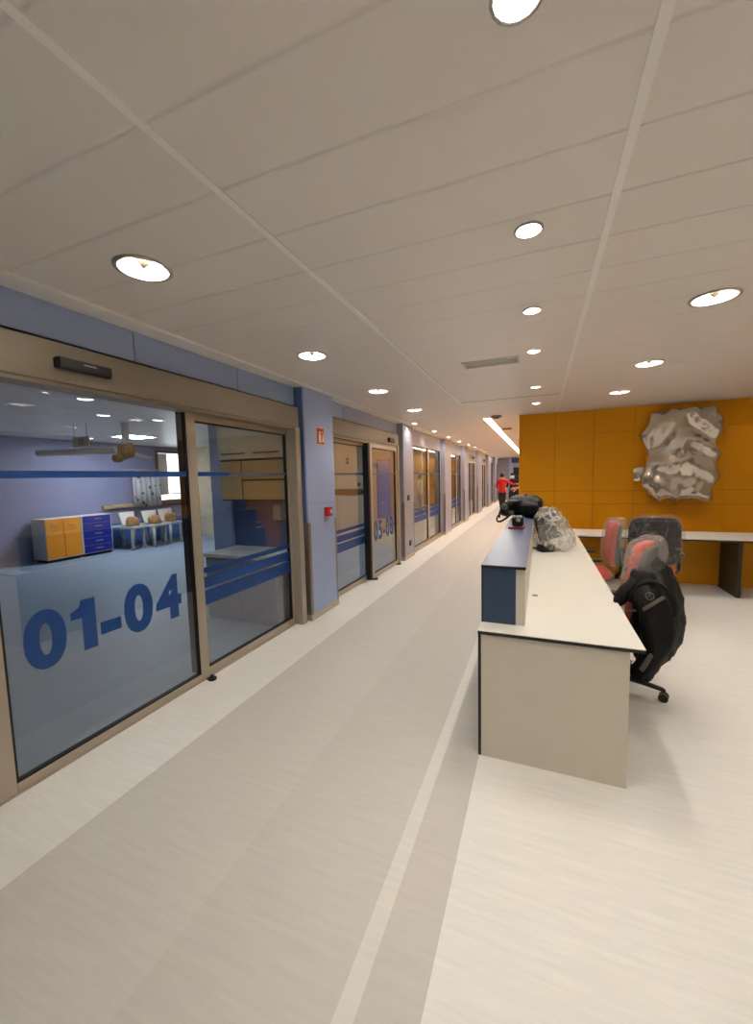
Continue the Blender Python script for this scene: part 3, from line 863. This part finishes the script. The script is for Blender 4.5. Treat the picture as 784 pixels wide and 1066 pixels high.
nt.links.new(r.outputs['Color'], nt.nodes['Principled BSDF'].inputs['Base Color'])
bm = new_bm()
pts = [(0.035 * sin(i * 0.9), -0.42 + 0.84 * i / 40) for i in range(41)]
rows = [[bm.verts.new((x + s, y, z)) for x, y in pts] for z, s in ((1.0, 0), (1.95, 0), (1.95, 0.006), (1.0, 0.006))]
for a, b in zip(rows, rows[1:] + rows[:1]):
    for i in range(40):
        bm.faces.new((a[i], a[i + 1], b[i + 1], b[i]))
obj('cloth', bm, m, t, smooth=True)
bm = new_bm(); tube(bm, [(0, -0.5, 1.97), (0, 0.48, 1.97)], 0.015, 8); tube(bm, [(0, -0.5, 1.97), (-0.24, -0.5, 1.97)], 0.012, 8); tube(bm, [(0, 0.48, 1.97), (-0.24, 0.48, 1.97)], 0.012, 8)
obj('rod', bm, M['silver'], t, smooth=True)

t = thing('supply_boom', 'white ceiling supply arm with brown wrapped joint in the ward', 'medical boom', (-6.5, 4.75, CEIL))
bm = new_bm(); cyl(bm, (0, 0), 0.06, -0.42, 0.0, 16); obj('drop_column', bm, M['white'], t, smooth=False)
bm = new_bm(); loft(bm, [((-1.7, -0.36, -0.455), (0, 0.09, 0), (0, 0, 0.055)), ((-0.1, -0.05, -0.455), (0, 0.09, 0), (0, 0, 0.055))], 12, True, 5)
obj('arm', bm, M['white'], t)
bm = new_bm(); loft(bm, [((0.0, 0.05, -0.50), (0, 0.06, 0), (0, 0, 0.03)), ((-0.2, 0.6, -0.56), (0.05, 0, 0), (0, 0, 0.03))], 12, True, 5)
obj('lower_arm', bm, M['white'], t)
bm = new_bm(); superq(bm, (0, 0, -0.47), (0.12, 0.12, 0.13), 0.7, 0.7, 16, 10); wrinkle(bm, 0.03, 12, 3); superq(bm, (-0.05, -0.12, -0.6), (0.1, 0.07, 0.07), 0.7, 0.7, 14, 8)
obj('wrapped_joint', bm, M['card'], t, smooth=True)
t = thing('bed_sign', 'cream sign reading 05 hanging above the ward supply arm', 'sign', (-7.0, 4.34, 2.235))
bobj('plate', M['cream'], t, (-0.2, 0.2, -0.015, 0.015, 0.0, 0.17), bevel=0.004)
text_mesh('lettering', '05', 0.15, M['black'], t, front_text_matrix(0.03, -0.017, 0.03), 0.002, 0.0)
bm = new_bm(); tube(bm, [(-0.15, 0, 0.17), (-0.15, 0, 0.41)], 0.008, 6); tube(bm, [(0.15, 0, 0.17), (0.15, 0, 0.41)], 0.008, 6)
obj('hanger', bm, M['grey_metal'], t)

# things on the cream partition seen through the 05-08 glass
t = thing('hand_rail', 'brown bumper rail on the cream wall behind the 05-08 door', 'rail', (-5.2, 9.1, 1.2))
bobj('rail', M['brown'], t, (-1.5, 1.35, -0.04, 0.0, 0.0, 0.15), bevel=0.01)
for x in (-1.2, 0.0, 1.1):
    bobj('bracket', M['gap'], t, (x, x + 0.05, -0.045, -0.039, 0.05, 0.1))
t = thing('notice', 'pale green notice on the cream wall behind the 05-08 door', 'notice', (-4.48, 9.1, 1.95))
bobj('sheet', M['poster'], t, (-0.06, 0.06, -0.012, -0.004, 0.0, 0.2))
bobj('printed_block', M['vinyl_pale'], t, (-0.035, 0.035, -0.0135, -0.012, 0.03, 0.09), (-0.035, 0.035, -0.0135, -0.012, 0.12, 0.17))
for i, x in enumerate((-4.18, -4.02)):
    t = thing('wall_switch', 'brown round switch above the bumper rail, %s' % ('nearer the notice' if i == 0 else 'nearer the blue door'), 'switch', (x, 9.1, 1.46), 0, 'switches above the bumper rail')
    bm = new_bm(); loft(bm, [((0, -0.03, 0), (0.04, 0, 0), (0, 0, 0.04)), ((0, 0, 0), (0.045, 0, 0), (0, 0, 0.045))], 16); obj('case', bm, M['brown'], t)
    bobj('rocker', M['steel_dark'], t, (-0.012, 0.012, -0.036, -0.03, -0.02, 0.02))
bm = new_bm()
for x in (-6.6, -6.0, -5.4, -4.8, -4.2):
    box(bm, x, x + 0.008, 9.088, 9.1, 0, CEIL)
struct(obj('trim_6', bm, M['ochre']))
dr = struct(empty('door_5'), 'blue door in the cream wall behind the 05-08 glass')
bobj('leaf', M['door_blue'], dr, (-3.62, -3.2, 9.05, 9.09, 0.0, 2.01), bevel=0.004)
bobj('kick_plate', M['cream'], dr, (-3.62, -3.2, 9.04, 9.05, 0.0, 0.62))
bobj('frame', M['ward_blue'], dr, (-3.68, -3.62, 9.04, 9.1, 0.62, 2.07), (-3.2, -3.14, 9.04, 9.1, 0.62, 2.07), (-3.62, -3.2, 9.04, 9.1, 2.01, 2.07))
bobj('handle', M['silver'], dr, (-3.57, -3.47, 9.02, 9.05, 1.0, 1.02))
# dark sign on the yellow corridor side, mirrored in the third bay
t = thing('projecting_sign', 'dark sign projecting from the yellow corridor wall, mirrored in the third bay', 'sign', (-0.345, 10.6, 1.9))
bobj('plate', M['trouser_blue'], t, (-0.32, -0.02, -0.01, 0.01, 0.0, 0.13), bevel=0.003)
bobj('bracket', M['steel'], t, (-0.02, 0.0, -0.02, 0.02, 0.02, 0.11))

# ================================================================== RECEPTION DESK
DX0, DX1, DY0, DY1, DZ = -0.318, 0.488, 2.235, 6.15, 0.75
t = thing('reception_desk', 'long white reception desk with black edging running down the corridor', 'desk', (0, 0, 0))
bobj('worktop', M['desk'], t, (DX0, DX1, DY0, DY1, DZ - 0.004, DZ), bevel=0.0)
bobj('worktop_edge', M['edge'], t, (DX0 + 0.001, DX1 - 0.001, DY0 + 0.001, DY1 - 0.001, DZ - 0.022, DZ - 0.004))
bobj('end_panel', M['deskside'], t, (DX0 + 0.016, 0.425, DY0 + 0.012, DY0 + 0.034, 0.0, DZ - 0.022))
bobj('front_panel', M['edge'], t, (DX0 + 0.001, DX0 + 0.018, DY0 + 0.012, DY1, 0.0, DZ - 0.022))
bobj('end_panel', M['deskside'], t, (DX0 + 0.016, 0.425, DY1 - 0.05, DY1 - 0.02, 0.0, DZ - 0.022))
bobj('back_panel', M['deskside'], t, (-0.02, 0.0, DY0 + 0.034, DY1 - 0.05, 0.1, DZ - 0.022))
bm = new_bm(); cyl(bm, (-0.025, 3.02), 0.02, DZ, DZ + 0.003, 18); obj('cable_grommet', bm, M['steel_dark'], t)

CY0, CY1 = 2.37, 5.9
t = thing('counter_hutch', 'raised blue counter standing on the corridor side of the white desk', 'counter', (0, 0, DZ))
bobj('counter_top', M['counter'], t, (-0.316, -0.068, CY0, CY1, 0.342, 0.346), bevel=0.0)
bobj('top_edge', M['edge'], t, (-0.315, -0.069, CY0 + 0.001, CY1 - 0.001, 0.328, 0.342))
bobj('end_panel', M['counter_front'], t, (-0.303, -0.122, CY0 + 0.008, CY0 + 0.03, 0.0, 0.328))
bobj('front_panel', M['edge'], t, (-0.315, -0.303, CY0 + 0.006, CY1, 0.0, 0.328))
bobj('desk_side_panel', M['deskside'], t, (-0.122, -0.073, CY0 + 0.012, CY1, 0.0, 0.328))
bobj('end_panel', M['counter_front'], t, (-0.303, -0.122, CY1 - 0.03, CY1 - 0.008, 0.0, 0.328))

t = thing('back_desk', 'second white desk standing across in front of the yellow wall', 'desk', (0, 0, 0))
bobj('worktop', M['desk'], t, (0.30, 3.2, 6.19, 6.90, 0.735, 0.75))
bobj('worktop_edge', M['edge'], t, (0.301, 3.199, 6.191, 6.899, 0.715, 0.735))
bobj('modesty_panel', M['yellow'], t, (0.36, 3.14, 6.80, 6.82, 0.02, 0.715))
for x in (0.34, 2.3, 3.14):
    bobj('leg', M['edge'], t, (x, x + 0.04, 6.25, 6.84, 0.0, 0.715))

# ================================================================== OFFICE CHAIRS  (local +X is the way the chair faces)
def make_chair(loc, ang, label, pad, shell, back_top, cover, spin=0.0, seat_m=None, base=1.0, bw=1.0):
    t = thing('office_chair', label, 'chair', loc, ang, 'office chairs still in their plastic wrapping')
    bm = new_bm(); cyl(bm, (0, 0), 0.045, 0.07, 0.13, 18, 0.035); hub = obj('hub', bm, M['black'], t, bevel=0.004)
    for k in range(5):
        a = spin + 2 * pi * k / 5
        u = Vector((cos(a), sin(a), 0)); w = Vector((-sin(a), cos(a), 0))
        bm = new_bm()
        loft(bm, [(u * 0.03 + Vector((0, 0, 0.11)), w * 0.03, Vector((0, 0, 0.02))), (u * 0.2 * base + Vector((0, 0, 0.098)), w * 0.025, Vector((0, 0, 0.016))),
                  (u * 0.33 * base + Vector((0, 0, 0.082)), w * 0.02, Vector((0, 0, 0.012))), (u * 0.345 * base + Vector((0, 0, 0.075)), w * 0.012, Vector((0, 0, 0.008)))], 12, True, 3)
        l = obj('base_leg', bm, M['black'], t, smooth=True)
        bm = new_bm()
        for s in (-1, 1):
            c = u * 0.335 * base + w * s * 0.018 + Vector((0, 0, 0.03))
            loft(bm, [(c - w * 0.011, u * 0.03, Vector((0, 0, 0.03))), (c + w * 0.011, u * 0.03, Vector((0, 0, 0.03)))], 16)
        tube(bm, [u * 0.335 * base + Vector((0, 0, 0.03)), u * 0.335 * base + Vector((0, 0, 0.075))], 0.009, 8)
        obj('caster', bm, M['black'], l)
    bm = new_bm(); cyl(bm, (0, 0), 0.026, 0.13, 0.28, 16); cyl(bm, (0, 0), 0.016, 0.28, 0.40, 14)
    obj('gas_column', bm, M['black'], t)
    bm = new_bm(); box(bm, -0.12, 0.1, -0.08, 0.08, 0.385, 0.42); box(bm, -0.30, -0.10, -0.03, 0.03, 0.39, 0.41)
    obj('tilt_mechanism', bm, M['black'], t, bevel=0.006)
    bm = new_bm(); superq(bm, (0.02, 0, 0.455), (0.24, 0.235, 0.045), 0.5, 0.45, 32, 10)
    obj('seat', bm, seat_m or pad, t, smooth=True)
    zc = (0.56 + back_top) / 2; hh = (back_top - 0.56) / 2
    def bend(th):
        def f(q):
            k = q.z / hh * 0.6
            q = q.copy()
            q.x += -0.025 * k - 0.02 * (k * k) + 0.07 * (q.y / 0.23) ** 2 * 0.6
            q.y *= 1 - 0.14 * max(0, k) ** 2
            return q
        return f
    bm = new_bm(); superq(bm, (-0.235, 0, zc), (0.05, 0.225 * bw, hh), 0.4, 0.5, 32, 16, bend(0)); obj('backrest', bm, pad, t, smooth=True)
    bm = new_bm(); superq(bm, (-0.275, 0, zc - 0.02), (0.032, 0.22 * bw, hh - 0.01), 0.4, 0.5, 32, 16, bend(0)); obj('back_shell', bm, shell, t, smooth=True)
    bm = new_bm(); tube(bm, [(-0.27, 0, 0.40), (-0.325, 0, 0.46), (-0.325, 0, 0.72)], [0.02, 0.024, 0.02], 10); obj('back_support', bm, M['black'], t, smooth=True)
    for s in (-1, 1):
        bm = new_bm(); tube(bm, [(0.0, s * 0.20, 0.41), (0.0, s * 0.275, 0.42), (0.0, s * 0.285, 0.46), (0.0, s * 0.285, 0.635)], [0.016, 0.016, 0.02, 0.02], 10)
        a = obj('armrest', bm, M['black'], t, smooth=True)
        bm = new_bm(); superq(bm, (0.03, s * 0.285, 0.645), (0.13, 0.04, 0.016), 0.5, 0.5, 20, 8); obj('arm_pad', bm, M['black'], a, smooth=True)
    if cover:
        bm = new_bm()
        superq(bm, (-0.255, 0, zc + 0.01), (0.104, 0.25 * bw, hh + 0.026), 0.45, 0.55, 40, 22, bend(0)); wrinkle(bm, 0.014, 8, loc[0] * 3)
        obj('plastic_cover', bm, M[cover], t, smooth=True)
        bm = new_bm()
        superq(bm, (0.02, 0, 0.45), (0.27, 0.262, 0.07), 0.5, 0.5, 32, 10); wrinkle(bm, 0.018, 8, loc[0] * 5)
        obj('seat_cover', bm, M['film_thin'], t, smooth=True)
    return t

def face(x, y):
    return math.atan2(y, x)

make_chair((0.46, 3.38, 0), face(-0.9, 0.43), 'orange office chair with a black jacket hung over its wrapped back', M['chair_orange'], M['shell'], 1.13, 'film_chair', spin=radians(-20) - face(-0.9, 0.43), base=1.15, bw=0.72)
make_chair((0.55, 5.25, 0), face(-1, 0.0), 'orange wrapped office chair facing the long desk', M['chair_orange'], M['shell'], 1.06, 'film', bw=0.88)
make_chair((1.24, 5.65, 0), face(0.05, 1.0), 'black-backed wrapped office chair at the desk by the yellow wall', M['chair_black'], M['chair_black'], 1.09, 'film_thin', bw=1.15, seat_m=M['chair_orange'])

# ---- jacket over the near chair. local +X points out of the back of the chair, -Y towards the end of the desk
t = thing('jacket', 'black padded jacket with grey stripes hung over the orange office chair', 'jacket', (0.46, 3.38, 0.0), face(0.9, -0.43))
def jring(z, cx, cy, rx, ry):
    return ((cx, cy, z), (0, ry, 0), (rx, 0, 0))
bm = new_bm()
loft(bm, [jring(0.985, 0.27, 0.0, 0.05, 0.06), jring(0.975, 0.275, 0.0, 0.08, 0.14), jring(0.93, 0.285, 0.0, 0.105, 0.23), jring(0.85, 0.31, 0.0, 0.13, 0.265),
          jring(0.74, 0.33, 0.0, 0.145, 0.27), jring(0.60, 0.34, 0.0, 0.15, 0.26), jring(0.47, 0.34, 0.0, 0.14, 0.25), jring(0.38, 0.335, 0.0, 0.12, 0.235), jring(0.31, 0.325, 0.0, 0.08, 0.2)], 28, True, 2.3)
bmesh.ops.subdivide_edges(bm, edges=bm.edges[:], cuts=2, use_grid_fill=True)
wrinkle(bm, 0.022, 7, 1.3); wrinkle(bm, 0.009, 20, 4.0)
obj('torso', bm, M['jacket'], t, smooth=True)
bm = new_bm()
pts = [(0.26 + 0.06 * cos(a), 0.10 * sin(a), 0.99 + 0.012 * cos(a * 2)) for a in [2 * pi * i / 20 for i in range(21)]]
tube(bm, pts, 0.022, 8, False); obj('collar', bm, M['jacket'], t, smooth=True)
for nm, pts, rr, seed in (('sleeve', [(0.30, -0.20, 0.90), (0.34, -0.27, 0.83), (0.385, -0.295, 0.72), (0.41, -0.295, 0.60), (0.39, -0.285, 0.48), (0.345, -0.275, 0.36), (0.315, -0.27, 0.28), (0.305, -0.27, 0.25)], [0.05, 0.085, 0.095, 0.092, 0.082, 0.07, 0.06, 0.045], 2.0),
                          ('sleeve', [(0.25, -0.20, 0.87), (0.22, -0.26, 0.83), (0.19, -0.285, 0.78), (0.17, -0.29, 0.745), (0.165, -0.29, 0.74)], [0.05, 0.05, 0.045, 0.035, 0.025], 5.0)):
    bm = new_bm(); tube(bm, pts, rr, 18)
    bmesh.ops.subdivide_edges(bm, edges=bm.edges[:], cuts=2, use_grid_fill=True)
    wrinkle(bm, 0.014, 9, seed); wrinkle(bm, 0.006, 26, seed)
    obj(nm, bm, M['jacket'], t, smooth=True)
def strip(a, b, w, bow=0.012, th=0.014):
    a, b = Vector(a), Vector(b)
    s = (b - a).normalized().cross(Vector((0, 1, 0))).normalized() * w
    bm = new_bm(); loft(bm, [(a, s, (0, th, 0)), ((a + b) / 2 - Vector((0, bow, 0)), s, (0, th, 0)), (b, s, (0, th, 0))], 8, True, 4)
    obj('reflective_strip', bm, M['jacket_grey'], t)
strip((0.345, -0.375, 0.755), (0.445, -0.355, 0.85), 0.011, 0.014)
strip((0.235, -0.275, 0.695), (0.285, -0.29, 0.715), 0.008, 0.004)
strip((0.405, -0.345, 0.50), (0.335, -0.33, 0.34), 0.015, 0.010, 0.016)
bm = new_bm()
pts = [(0.375 + 0.022 * cos(a), -0.372, 0.845 + 0.022 * sin(a)) for a in [2 * pi * i / 18 for i in range(19)]]
tube(bm, pts, 0.004, 6, False)
tube(bm, [(0.365, -0.374, 0.835), (0.375, -0.374, 0.858), (0.385, -0.374, 0.835)], 0.0035, 6)
obj('round_emblem', bm, M['jacket_grey'], t)
bm = new_bm()
pts = [(0.375 + 0.12 * cos(a), -0.315 + 0.02 * sin(a), 0.77 + 0.15 * sin(a)) for a in [-0.1 * pi + 1.1 * pi * i / 20 for i in range(21)]]
tube(bm, pts, 0.013, 8); obj('armhole_seam', bm, M['jacket'], t, smooth=True)

# ================================================================== THINGS ON THE DESK
# wrapped monitor
mo = thing('monitor', 'dark computer monitor standing on the white desk inside a clear plastic bag', 'monitor', (0.085, 4.95, DZ), radians(28))
bobj('stand_foot', M['black'], mo, (-0.13, 0.12, -0.11, 0.09, 0.0, 0.018), bevel=0.006)
bobj('stand_neck', M['black'], mo, (-0.035, 0.035, 0.0, 0.035, 0.018, 0.22), bevel=0.006)
bm = new_bm(); v = box(bm, -0.125, 0.125, -0.01, 0.03, 0.10, 0.40)
bmesh.ops.rotate(bm, cent=(0, 0, 0.24), matrix=Matrix.Rotation(-0.24, 3, 'Y'), verts=bm.verts)
obj('back_casing', bm, M['screen'], mo, bevel=0.012)
bm = new_bm(); box(bm, -0.115, 0.115, 0.03, 0.034, 0.112, 0.388)
bmesh.ops.rotate(bm, cent=(0, 0, 0.24), matrix=Matrix.Rotation(-0.24, 3, 'Y'), verts=bm.verts)
obj('screen', bm, M['black'], mo)
bobj('base_unit', M['black'], mo, (-0.16, 0.0, -0.17, -0.06, 0.0, 0.085), bevel=0.008)
bm = new_bm()
def bagf(q):
    q = q.copy()
    k = (q.z + 0.24) / 0.48
    q.x *= 1.0 - 0.52 * k
    q.y *= 1.0 - 0.45 * k
    q.x += -0.07 * k
    return q
superq(bm, (0.17, 5.08, DZ + 0.235), (0.27, 0.40, 0.235), 0.55, 0.8, 56, 34, bagf)
wrinkle(bm, 0.045, 5.0, 2.2); wrinkle(bm, 0.016, 13.0, 6.0)
for q in bm.verts:
    if q.co.z < DZ + 0.004: q.co.z = DZ + 0.004
tag(obj('plastic_bag', bm, M['film_dense'], None, smooth=True), 'billowing clear plastic bag covering the monitor on the white desk', 'plastic bag')

# backpack lying across the counter
bk = thing('backpack', 'black motorcycle backpack lying across the far end of the blue counter', 'backpack', (-0.20, 5.35, DZ + 0.346))
bm = new_bm()
superq(bm, (0.03, 0.05, 0.125), (0.215, 0.30, 0.125), 0.75, 0.8, 36, 20)
wrinkle(bm, 0.03, 6, 1.0); wrinkle(bm, 0.008, 18, 2.0)
for q in bm.verts:
    if q.co.z < 0.002: q.co.z = 0.002
obj('body', bm, M['bag'], bk, smooth=True)
bm = new_bm(); superq(bm, (0.07, -0.2, 0.11), (0.13, 0.10, 0.085), 0.7, 0.7, 24, 12); wrinkle(bm, 0.014, 10, 3)
obj('front_pocket', bm, M['bag'], bk, smooth=True)
bm = new_bm(); superq(bm, (-0.17, -0.12, 0.09), (0.09, 0.12, 0.085), 0.8, 0.8, 22, 12); wrinkle(bm, 0.02, 10, 5)
obj('side_pocket', bm, M['bag'], bk, smooth=True)
for c, s in (((-0.20, -0.23, 0.13), (0.035, 0.03, 0.035)), ((-0.10, -0.22, 0.20), (0.06, 0.05, 0.016)), ((-0.12, -0.25, 0.06), (0.03, 0.03, 0.025))):
    bm = new_bm(); superq(bm, c, s, 0.7, 0.7, 14, 8); obj('grey_patch', bm, M['bag_grey'], bk, smooth=True)
for pts in ([(-0.16, -0.1, 0.10), (-0.26, -0.22, 0.05), (-0.30, -0.30, -0.03), (-0.25, -0.38, -0.055), (-0.17, -0.34, 0.0), (-0.11, -0.26, 0.05)],
            [(-0.12, -0.12, 0.17), (-0.22, -0.22, 0.15), (-0.26, -0.28, 0.06), (-0.25, -0.30, -0.01)],
            [(0.02, -0.22, 0.2), (-0.06, -0.28, 0.2), (-0.13, -0.27, 0.12)]):
    bm = new_bm(); tube(bm, pts, 0.014, 8); obj('strap', bm, M['bag'], bk, smooth=True, subsurf=1)
bm = new_bm(); tube(bm, [(0.02, -0.02, 0.245), (0.05, 0.08, 0.275), (0.04, 0.2, 0.235)], 0.012, 8); obj('top_handle', bm, M['bag'], bk, smooth=True, subsurf=1)

# small device with a red foot
dv = thing('handheld_device', 'small black and silver device with a red base on the blue counter', 'device', (-0.205, 4.08, DZ + 0.346), radians(4))
bobj('red_base', M['red'], dv, (-0.075, 0.075, -0.045, 0.05, 0.006, 0.018), bevel=0.004)
bobj('foot', M['black'], dv, (-0.08, 0.045, -0.05, 0.045, 0.0, 0.008))
bm = new_bm(); superq(bm, (0.01, 0, 0.07), (0.055, 0.04, 0.055), 0.5, 0.5, 20, 12); obj('body', bm, M['black'], dv, smooth=True)
for x in (-0.025, 0.005, 0.038):
    bm = new_bm(); superq(bm, (x, -0.02, 0.115), (0.016, 0.022, 0.014), 0.6, 0.7, 14, 8); obj('silver_cap', bm, M['silver'], dv, smooth=True)
bm = new_bm(); superq(bm, (0.012, -0.042, 0.085), (0.02, 0.006, 0.016), 0.7, 0.7, 14, 8); obj('dial', bm, M['silver'], dv, smooth=True)

# ================================================================== FOIL-WRAPPED BUNDLE ON THE YELLOW WALL
fo = thing('foil_bundle', 'large crumpled silver foil-wrapped bundle fixed on the yellow wall', 'wrapped bundle', (1.9, 7.44, 1.2))
bm = new_bm()
rows = [(-0.40, 0.42, 0.02), (-0.39, 0.44, 0.18), (-0.37, 0.46, 0.36), (-0.35, 0.47, 0.58), (-0.42, 0.48, 0.78), (-0.42, 0.48, 0.98), (-0.36, 0.47, 1.18), (-0.33, 0.45, 1.28)]
rings = []
for a, b, z in rows:
    rings.append((((a + b) / 2, -0.085, z), ((b - a) / 2, 0, 0), (0, 0.08, 0)))
loft(bm, rings, 40, True, 5)
bmesh.ops.subdivide_edges(bm, edges=bm.edges[:], cuts=2, use_grid_fill=True)
bm.normal_update()
for q in bm.verts:
    p = q.co
    n1 = noise.noise(Vector((p.x * 2.6 + p.z * 2.8, p.z * 1.6 - p.x * 1.0, 1.0)))
    n2 = noise.noise(Vector((p.x * 6 - p.z * 5, p.z * 4 + p.x * 2.4, 4.0)))
    k = 0.07 * (1 - abs(n1) * 3.2) + 0.022 * (1 - 2.6 * abs(n2))
    q.co = p + q.normal * k
    if q.co.y > -0.004: q.co.y = -0.004
obj('foil', bm, M['foil'], fo, smooth=True)
bm = new_bm(); superq(bm, (-0.46, -0.05, 0.37), (0.09, 0.045, 0.12), 0.8, 0.8, 22, 14)
for q in bm.verts:
    q.co += Vector((1, 0, 0.5)) * 0.03 * noise.noise(q.co * 14)
    if q.co.y > -0.004: q.co.y = -0.004
obj('foil_lobe', bm, M['foil'], fo, smooth=True)

# ================================================================== PEOPLE
def make_person(name, label, loc, rz, h, shirt, trousers, arms, mask_on=False, lean=0.0, step=0.1):
    """local +Y is forward. arms: elbow and hand positions for left (x<0) and right, height 1.70"""
    t = thing(name, label, 'person', loc, rz)
    k = h / 1.70
    V, E, R = [], [], []
    def vt(p, r, par=None):
        V.append(Vector(p) * k); R.append(r * k)
        if par is not None: E.append((par, len(V) - 1))
        return len(V) - 1
    pel = vt((0, 0, 0.93), 0.145)
    wa = vt((0, lean * 0.3, 1.07), 0.13, pel)
    ch = vt((0, lean * 0.7, 1.27), 0.15, wa)
    nb = vt((0, lean, 1.42), 0.085, ch)
    nk = vt((0, lean + 0.01, 1.49), 0.052, nb)
    hd = vt((0, lean + 0.02, 1.58), 0.088, nk)
    vt((0, lean + 0.015, 1.645), 0.07, hd)
    for s, st in ((-1, step), (1, -step)):
        hp = vt((s * 0.09, 0, 0.86), 0.095, pel)
        kn = vt((s * 0.10, st * 0.5 + 0.02, 0.48), 0.062, hp)
        an = vt((s * 0.10, st, 0.09), 0.042, kn)
        vt((s * 0.11, st + 0.06, 0.045), 0.042, an); vt((s * 0.115, st + 0.15, 0.035), 0.034, len(V) - 1)
    for s, (el, ha) in ((-1, arms[0]), (1, arms[1])):
        sh = vt((s * 0.185, lean, 1.385), 0.062, nb)
        e = vt(el, 0.046, sh)
        f = vt(Vector(el).lerp(Vector(ha), 0.9), 0.03, e)
        d = (Vector(ha) - Vector(el)).normalized()
        pm = vt(Vector(ha) + d * 0.03, 0.036, f)
        side = d.cross(Vector((0, 0, 1)) if abs(d.z) < 0.8 else Vector((1, 0, 0))).normalized()
        for q, (off, ln) in enumerate(((-0.028, 0.07), (-0.009, 0.085), (0.010, 0.08), (0.028, 0.06))):
            b = vt(Vector(ha) + d * 0.075 + side * off, 0.0105, pm)
            vt(Vector(ha) + d * (0.075 + ln) + side * off * 1.1 + Vector((0, 0, -0.02)), 0.0085, b)
        b = vt(Vector(ha) + d * 0.04 + side * -0.048, 0.011, pm)
        vt(Vector(ha) + d * 0.085 + side * -0.066, 0.009, b)
    me = bpy.data.meshes.new('body')
    me.from_pydata([tuple(v) for v in V], E, [])
    o = bpy.data.objects.new('body', me); COL.objects.link(o)
    o.modifiers.new('skin', 'SKIN')
    for i, sv in enumerate(me.skin_vertices[0].data):
        sv.radius = (R[i], R[i] * (0.78 if i in (0, 1, 2) else 1.0)); sv.use_root = (i == 0)
    ss = o.modifiers.new('sub', 'SUBSURF'); ss.levels = 2; ss.render_levels = 2
    dg = bpy.context.evaluated_depsgraph_get()
    nm = bpy.data.meshes.new_from_object(o.evaluated_get(dg))
    bpy.data.objects.remove(o)
    for m in (M['skin'], shirt, trousers, M['shoe']):
        nm.materials.append(m)
    hands = [Vector(a[1]) * k for a in arms]
    for p in nm.polygons:
        p.use_smooth = True
        c = p.center
        near_hand = min((c - hnd).length for hnd in hands) < 0.15 * k or any((c - hnd).dot((hnd - Vector(a[0]) * k).normalized()) > -0.02 and (c - hnd).length < 0.2 * k for hnd, a in zip(hands, arms))
        if near_hand and (c - Vector((0, 0, 0.93)) * k).length > 0.2: p.material_index = 0
        elif c.z > 1.47 * k: p.material_index = 0
        elif c.z > 0.93 * k: p.material_index = 1
        elif c.z > 0.085 * k: p.material_index = 2
        else: p.material_index = 3
    b = bpy.data.objects.new('body', nm); COL.objects.link(b); b.parent = t
    hy = lean + 0.02
    bm = new_bm()
    superq(bm, (0, (hy - 0.012) * k, 1.625 * k), (0.094 * k, 0.108 * k, 0.098 * k), 0.95, 1, 24, 14, lambda q: Vector((q.x, q.y - (0.05 * k if q.z < -0.02 * k and q.y > 0 else 0) * 1.0 - (0.035 * k if q.y > 0.03 * k and q.z < 0.05 * k else 0), q.z)))
    obj('hair', bm, M['hair'], b, smooth=True)
    bm = new_bm(); superq(bm, (0, (hy + 0.1) * k, 1.565 * k), (0.013 * k, 0.02 * k, 0.024 * k), 1, 1, 10, 6); obj('nose', bm, M['skin'], b, smooth=True)
    for s in (-1, 1):
        bm = new_bm(); superq(bm, (s * 0.034 * k, (hy + 0.082) * k, 1.592 * k), (0.013 * k, 0.008 * k, 0.008 * k), 1, 1, 10, 6); obj('eye', bm, M['hair'], b, smooth=True)
        bm = new_bm(); superq(bm, (s * 0.09 * k, hy * k, 1.575 * k), (0.012 * k, 0.022 * k, 0.032 * k), 1, 1, 10, 6); obj('ear', bm, M['skin'], b, smooth=True)
    if mask_on:
        bm = new_bm(); superq(bm, (0, (hy + 0.05) * k, 1.545 * k), (0.072 * k, 0.058 * k, 0.052 * k), 0.8, 0.9, 20, 10); obj('face_mask', bm, M['mask'], b, smooth=True)
    else:
        bm = new_bm(); superq(bm, (0, (hy + 0.086) * k, 1.532 * k), (0.024 * k, 0.008 * k, 0.006 * k), 1, 1, 10, 6); obj('mouth', bm, M['red'], b, smooth=True)
    return t

make_person('person', 'person in a red top and dark trousers pointing right down the corridor', (-1.37, 16.3, 0), radians(-28), 1.68, M['shirt_red'], M['trouser'],
            [((-0.27, 0.04, 1.14), (-0.2, 0.24, 1.08)), ((0.40, 0.14, 1.24), (0.58, 0.34, 1.26))], lean=0.03, step=0.12)
make_person('person', 'person dressed in black with a pale face mask beside the red top', (-1.03, 17.3, 0), radians(160), 1.66, M['black_cloth'], M['black_cloth'],
            [((-0.25, 0.02, 1.12), (-0.2, 0.22, 1.02)), ((0.25, 0.02, 1.12), (0.2, 0.22, 1.02))], mask_on=True, step=0.05)
make_person('person', 'person in a pale yellow top mirrored in the corridor glass', (-0.62, 15.6, 0), radians(100), 1.68, M['shirt_yellow'], M['trouser_blue'],
            [((-0.25, 0.04, 1.14), (-0.1, 0.26, 1.14)), ((0.25, 0.04, 1.14), (0.1, 0.26, 1.1))], step=0.08)
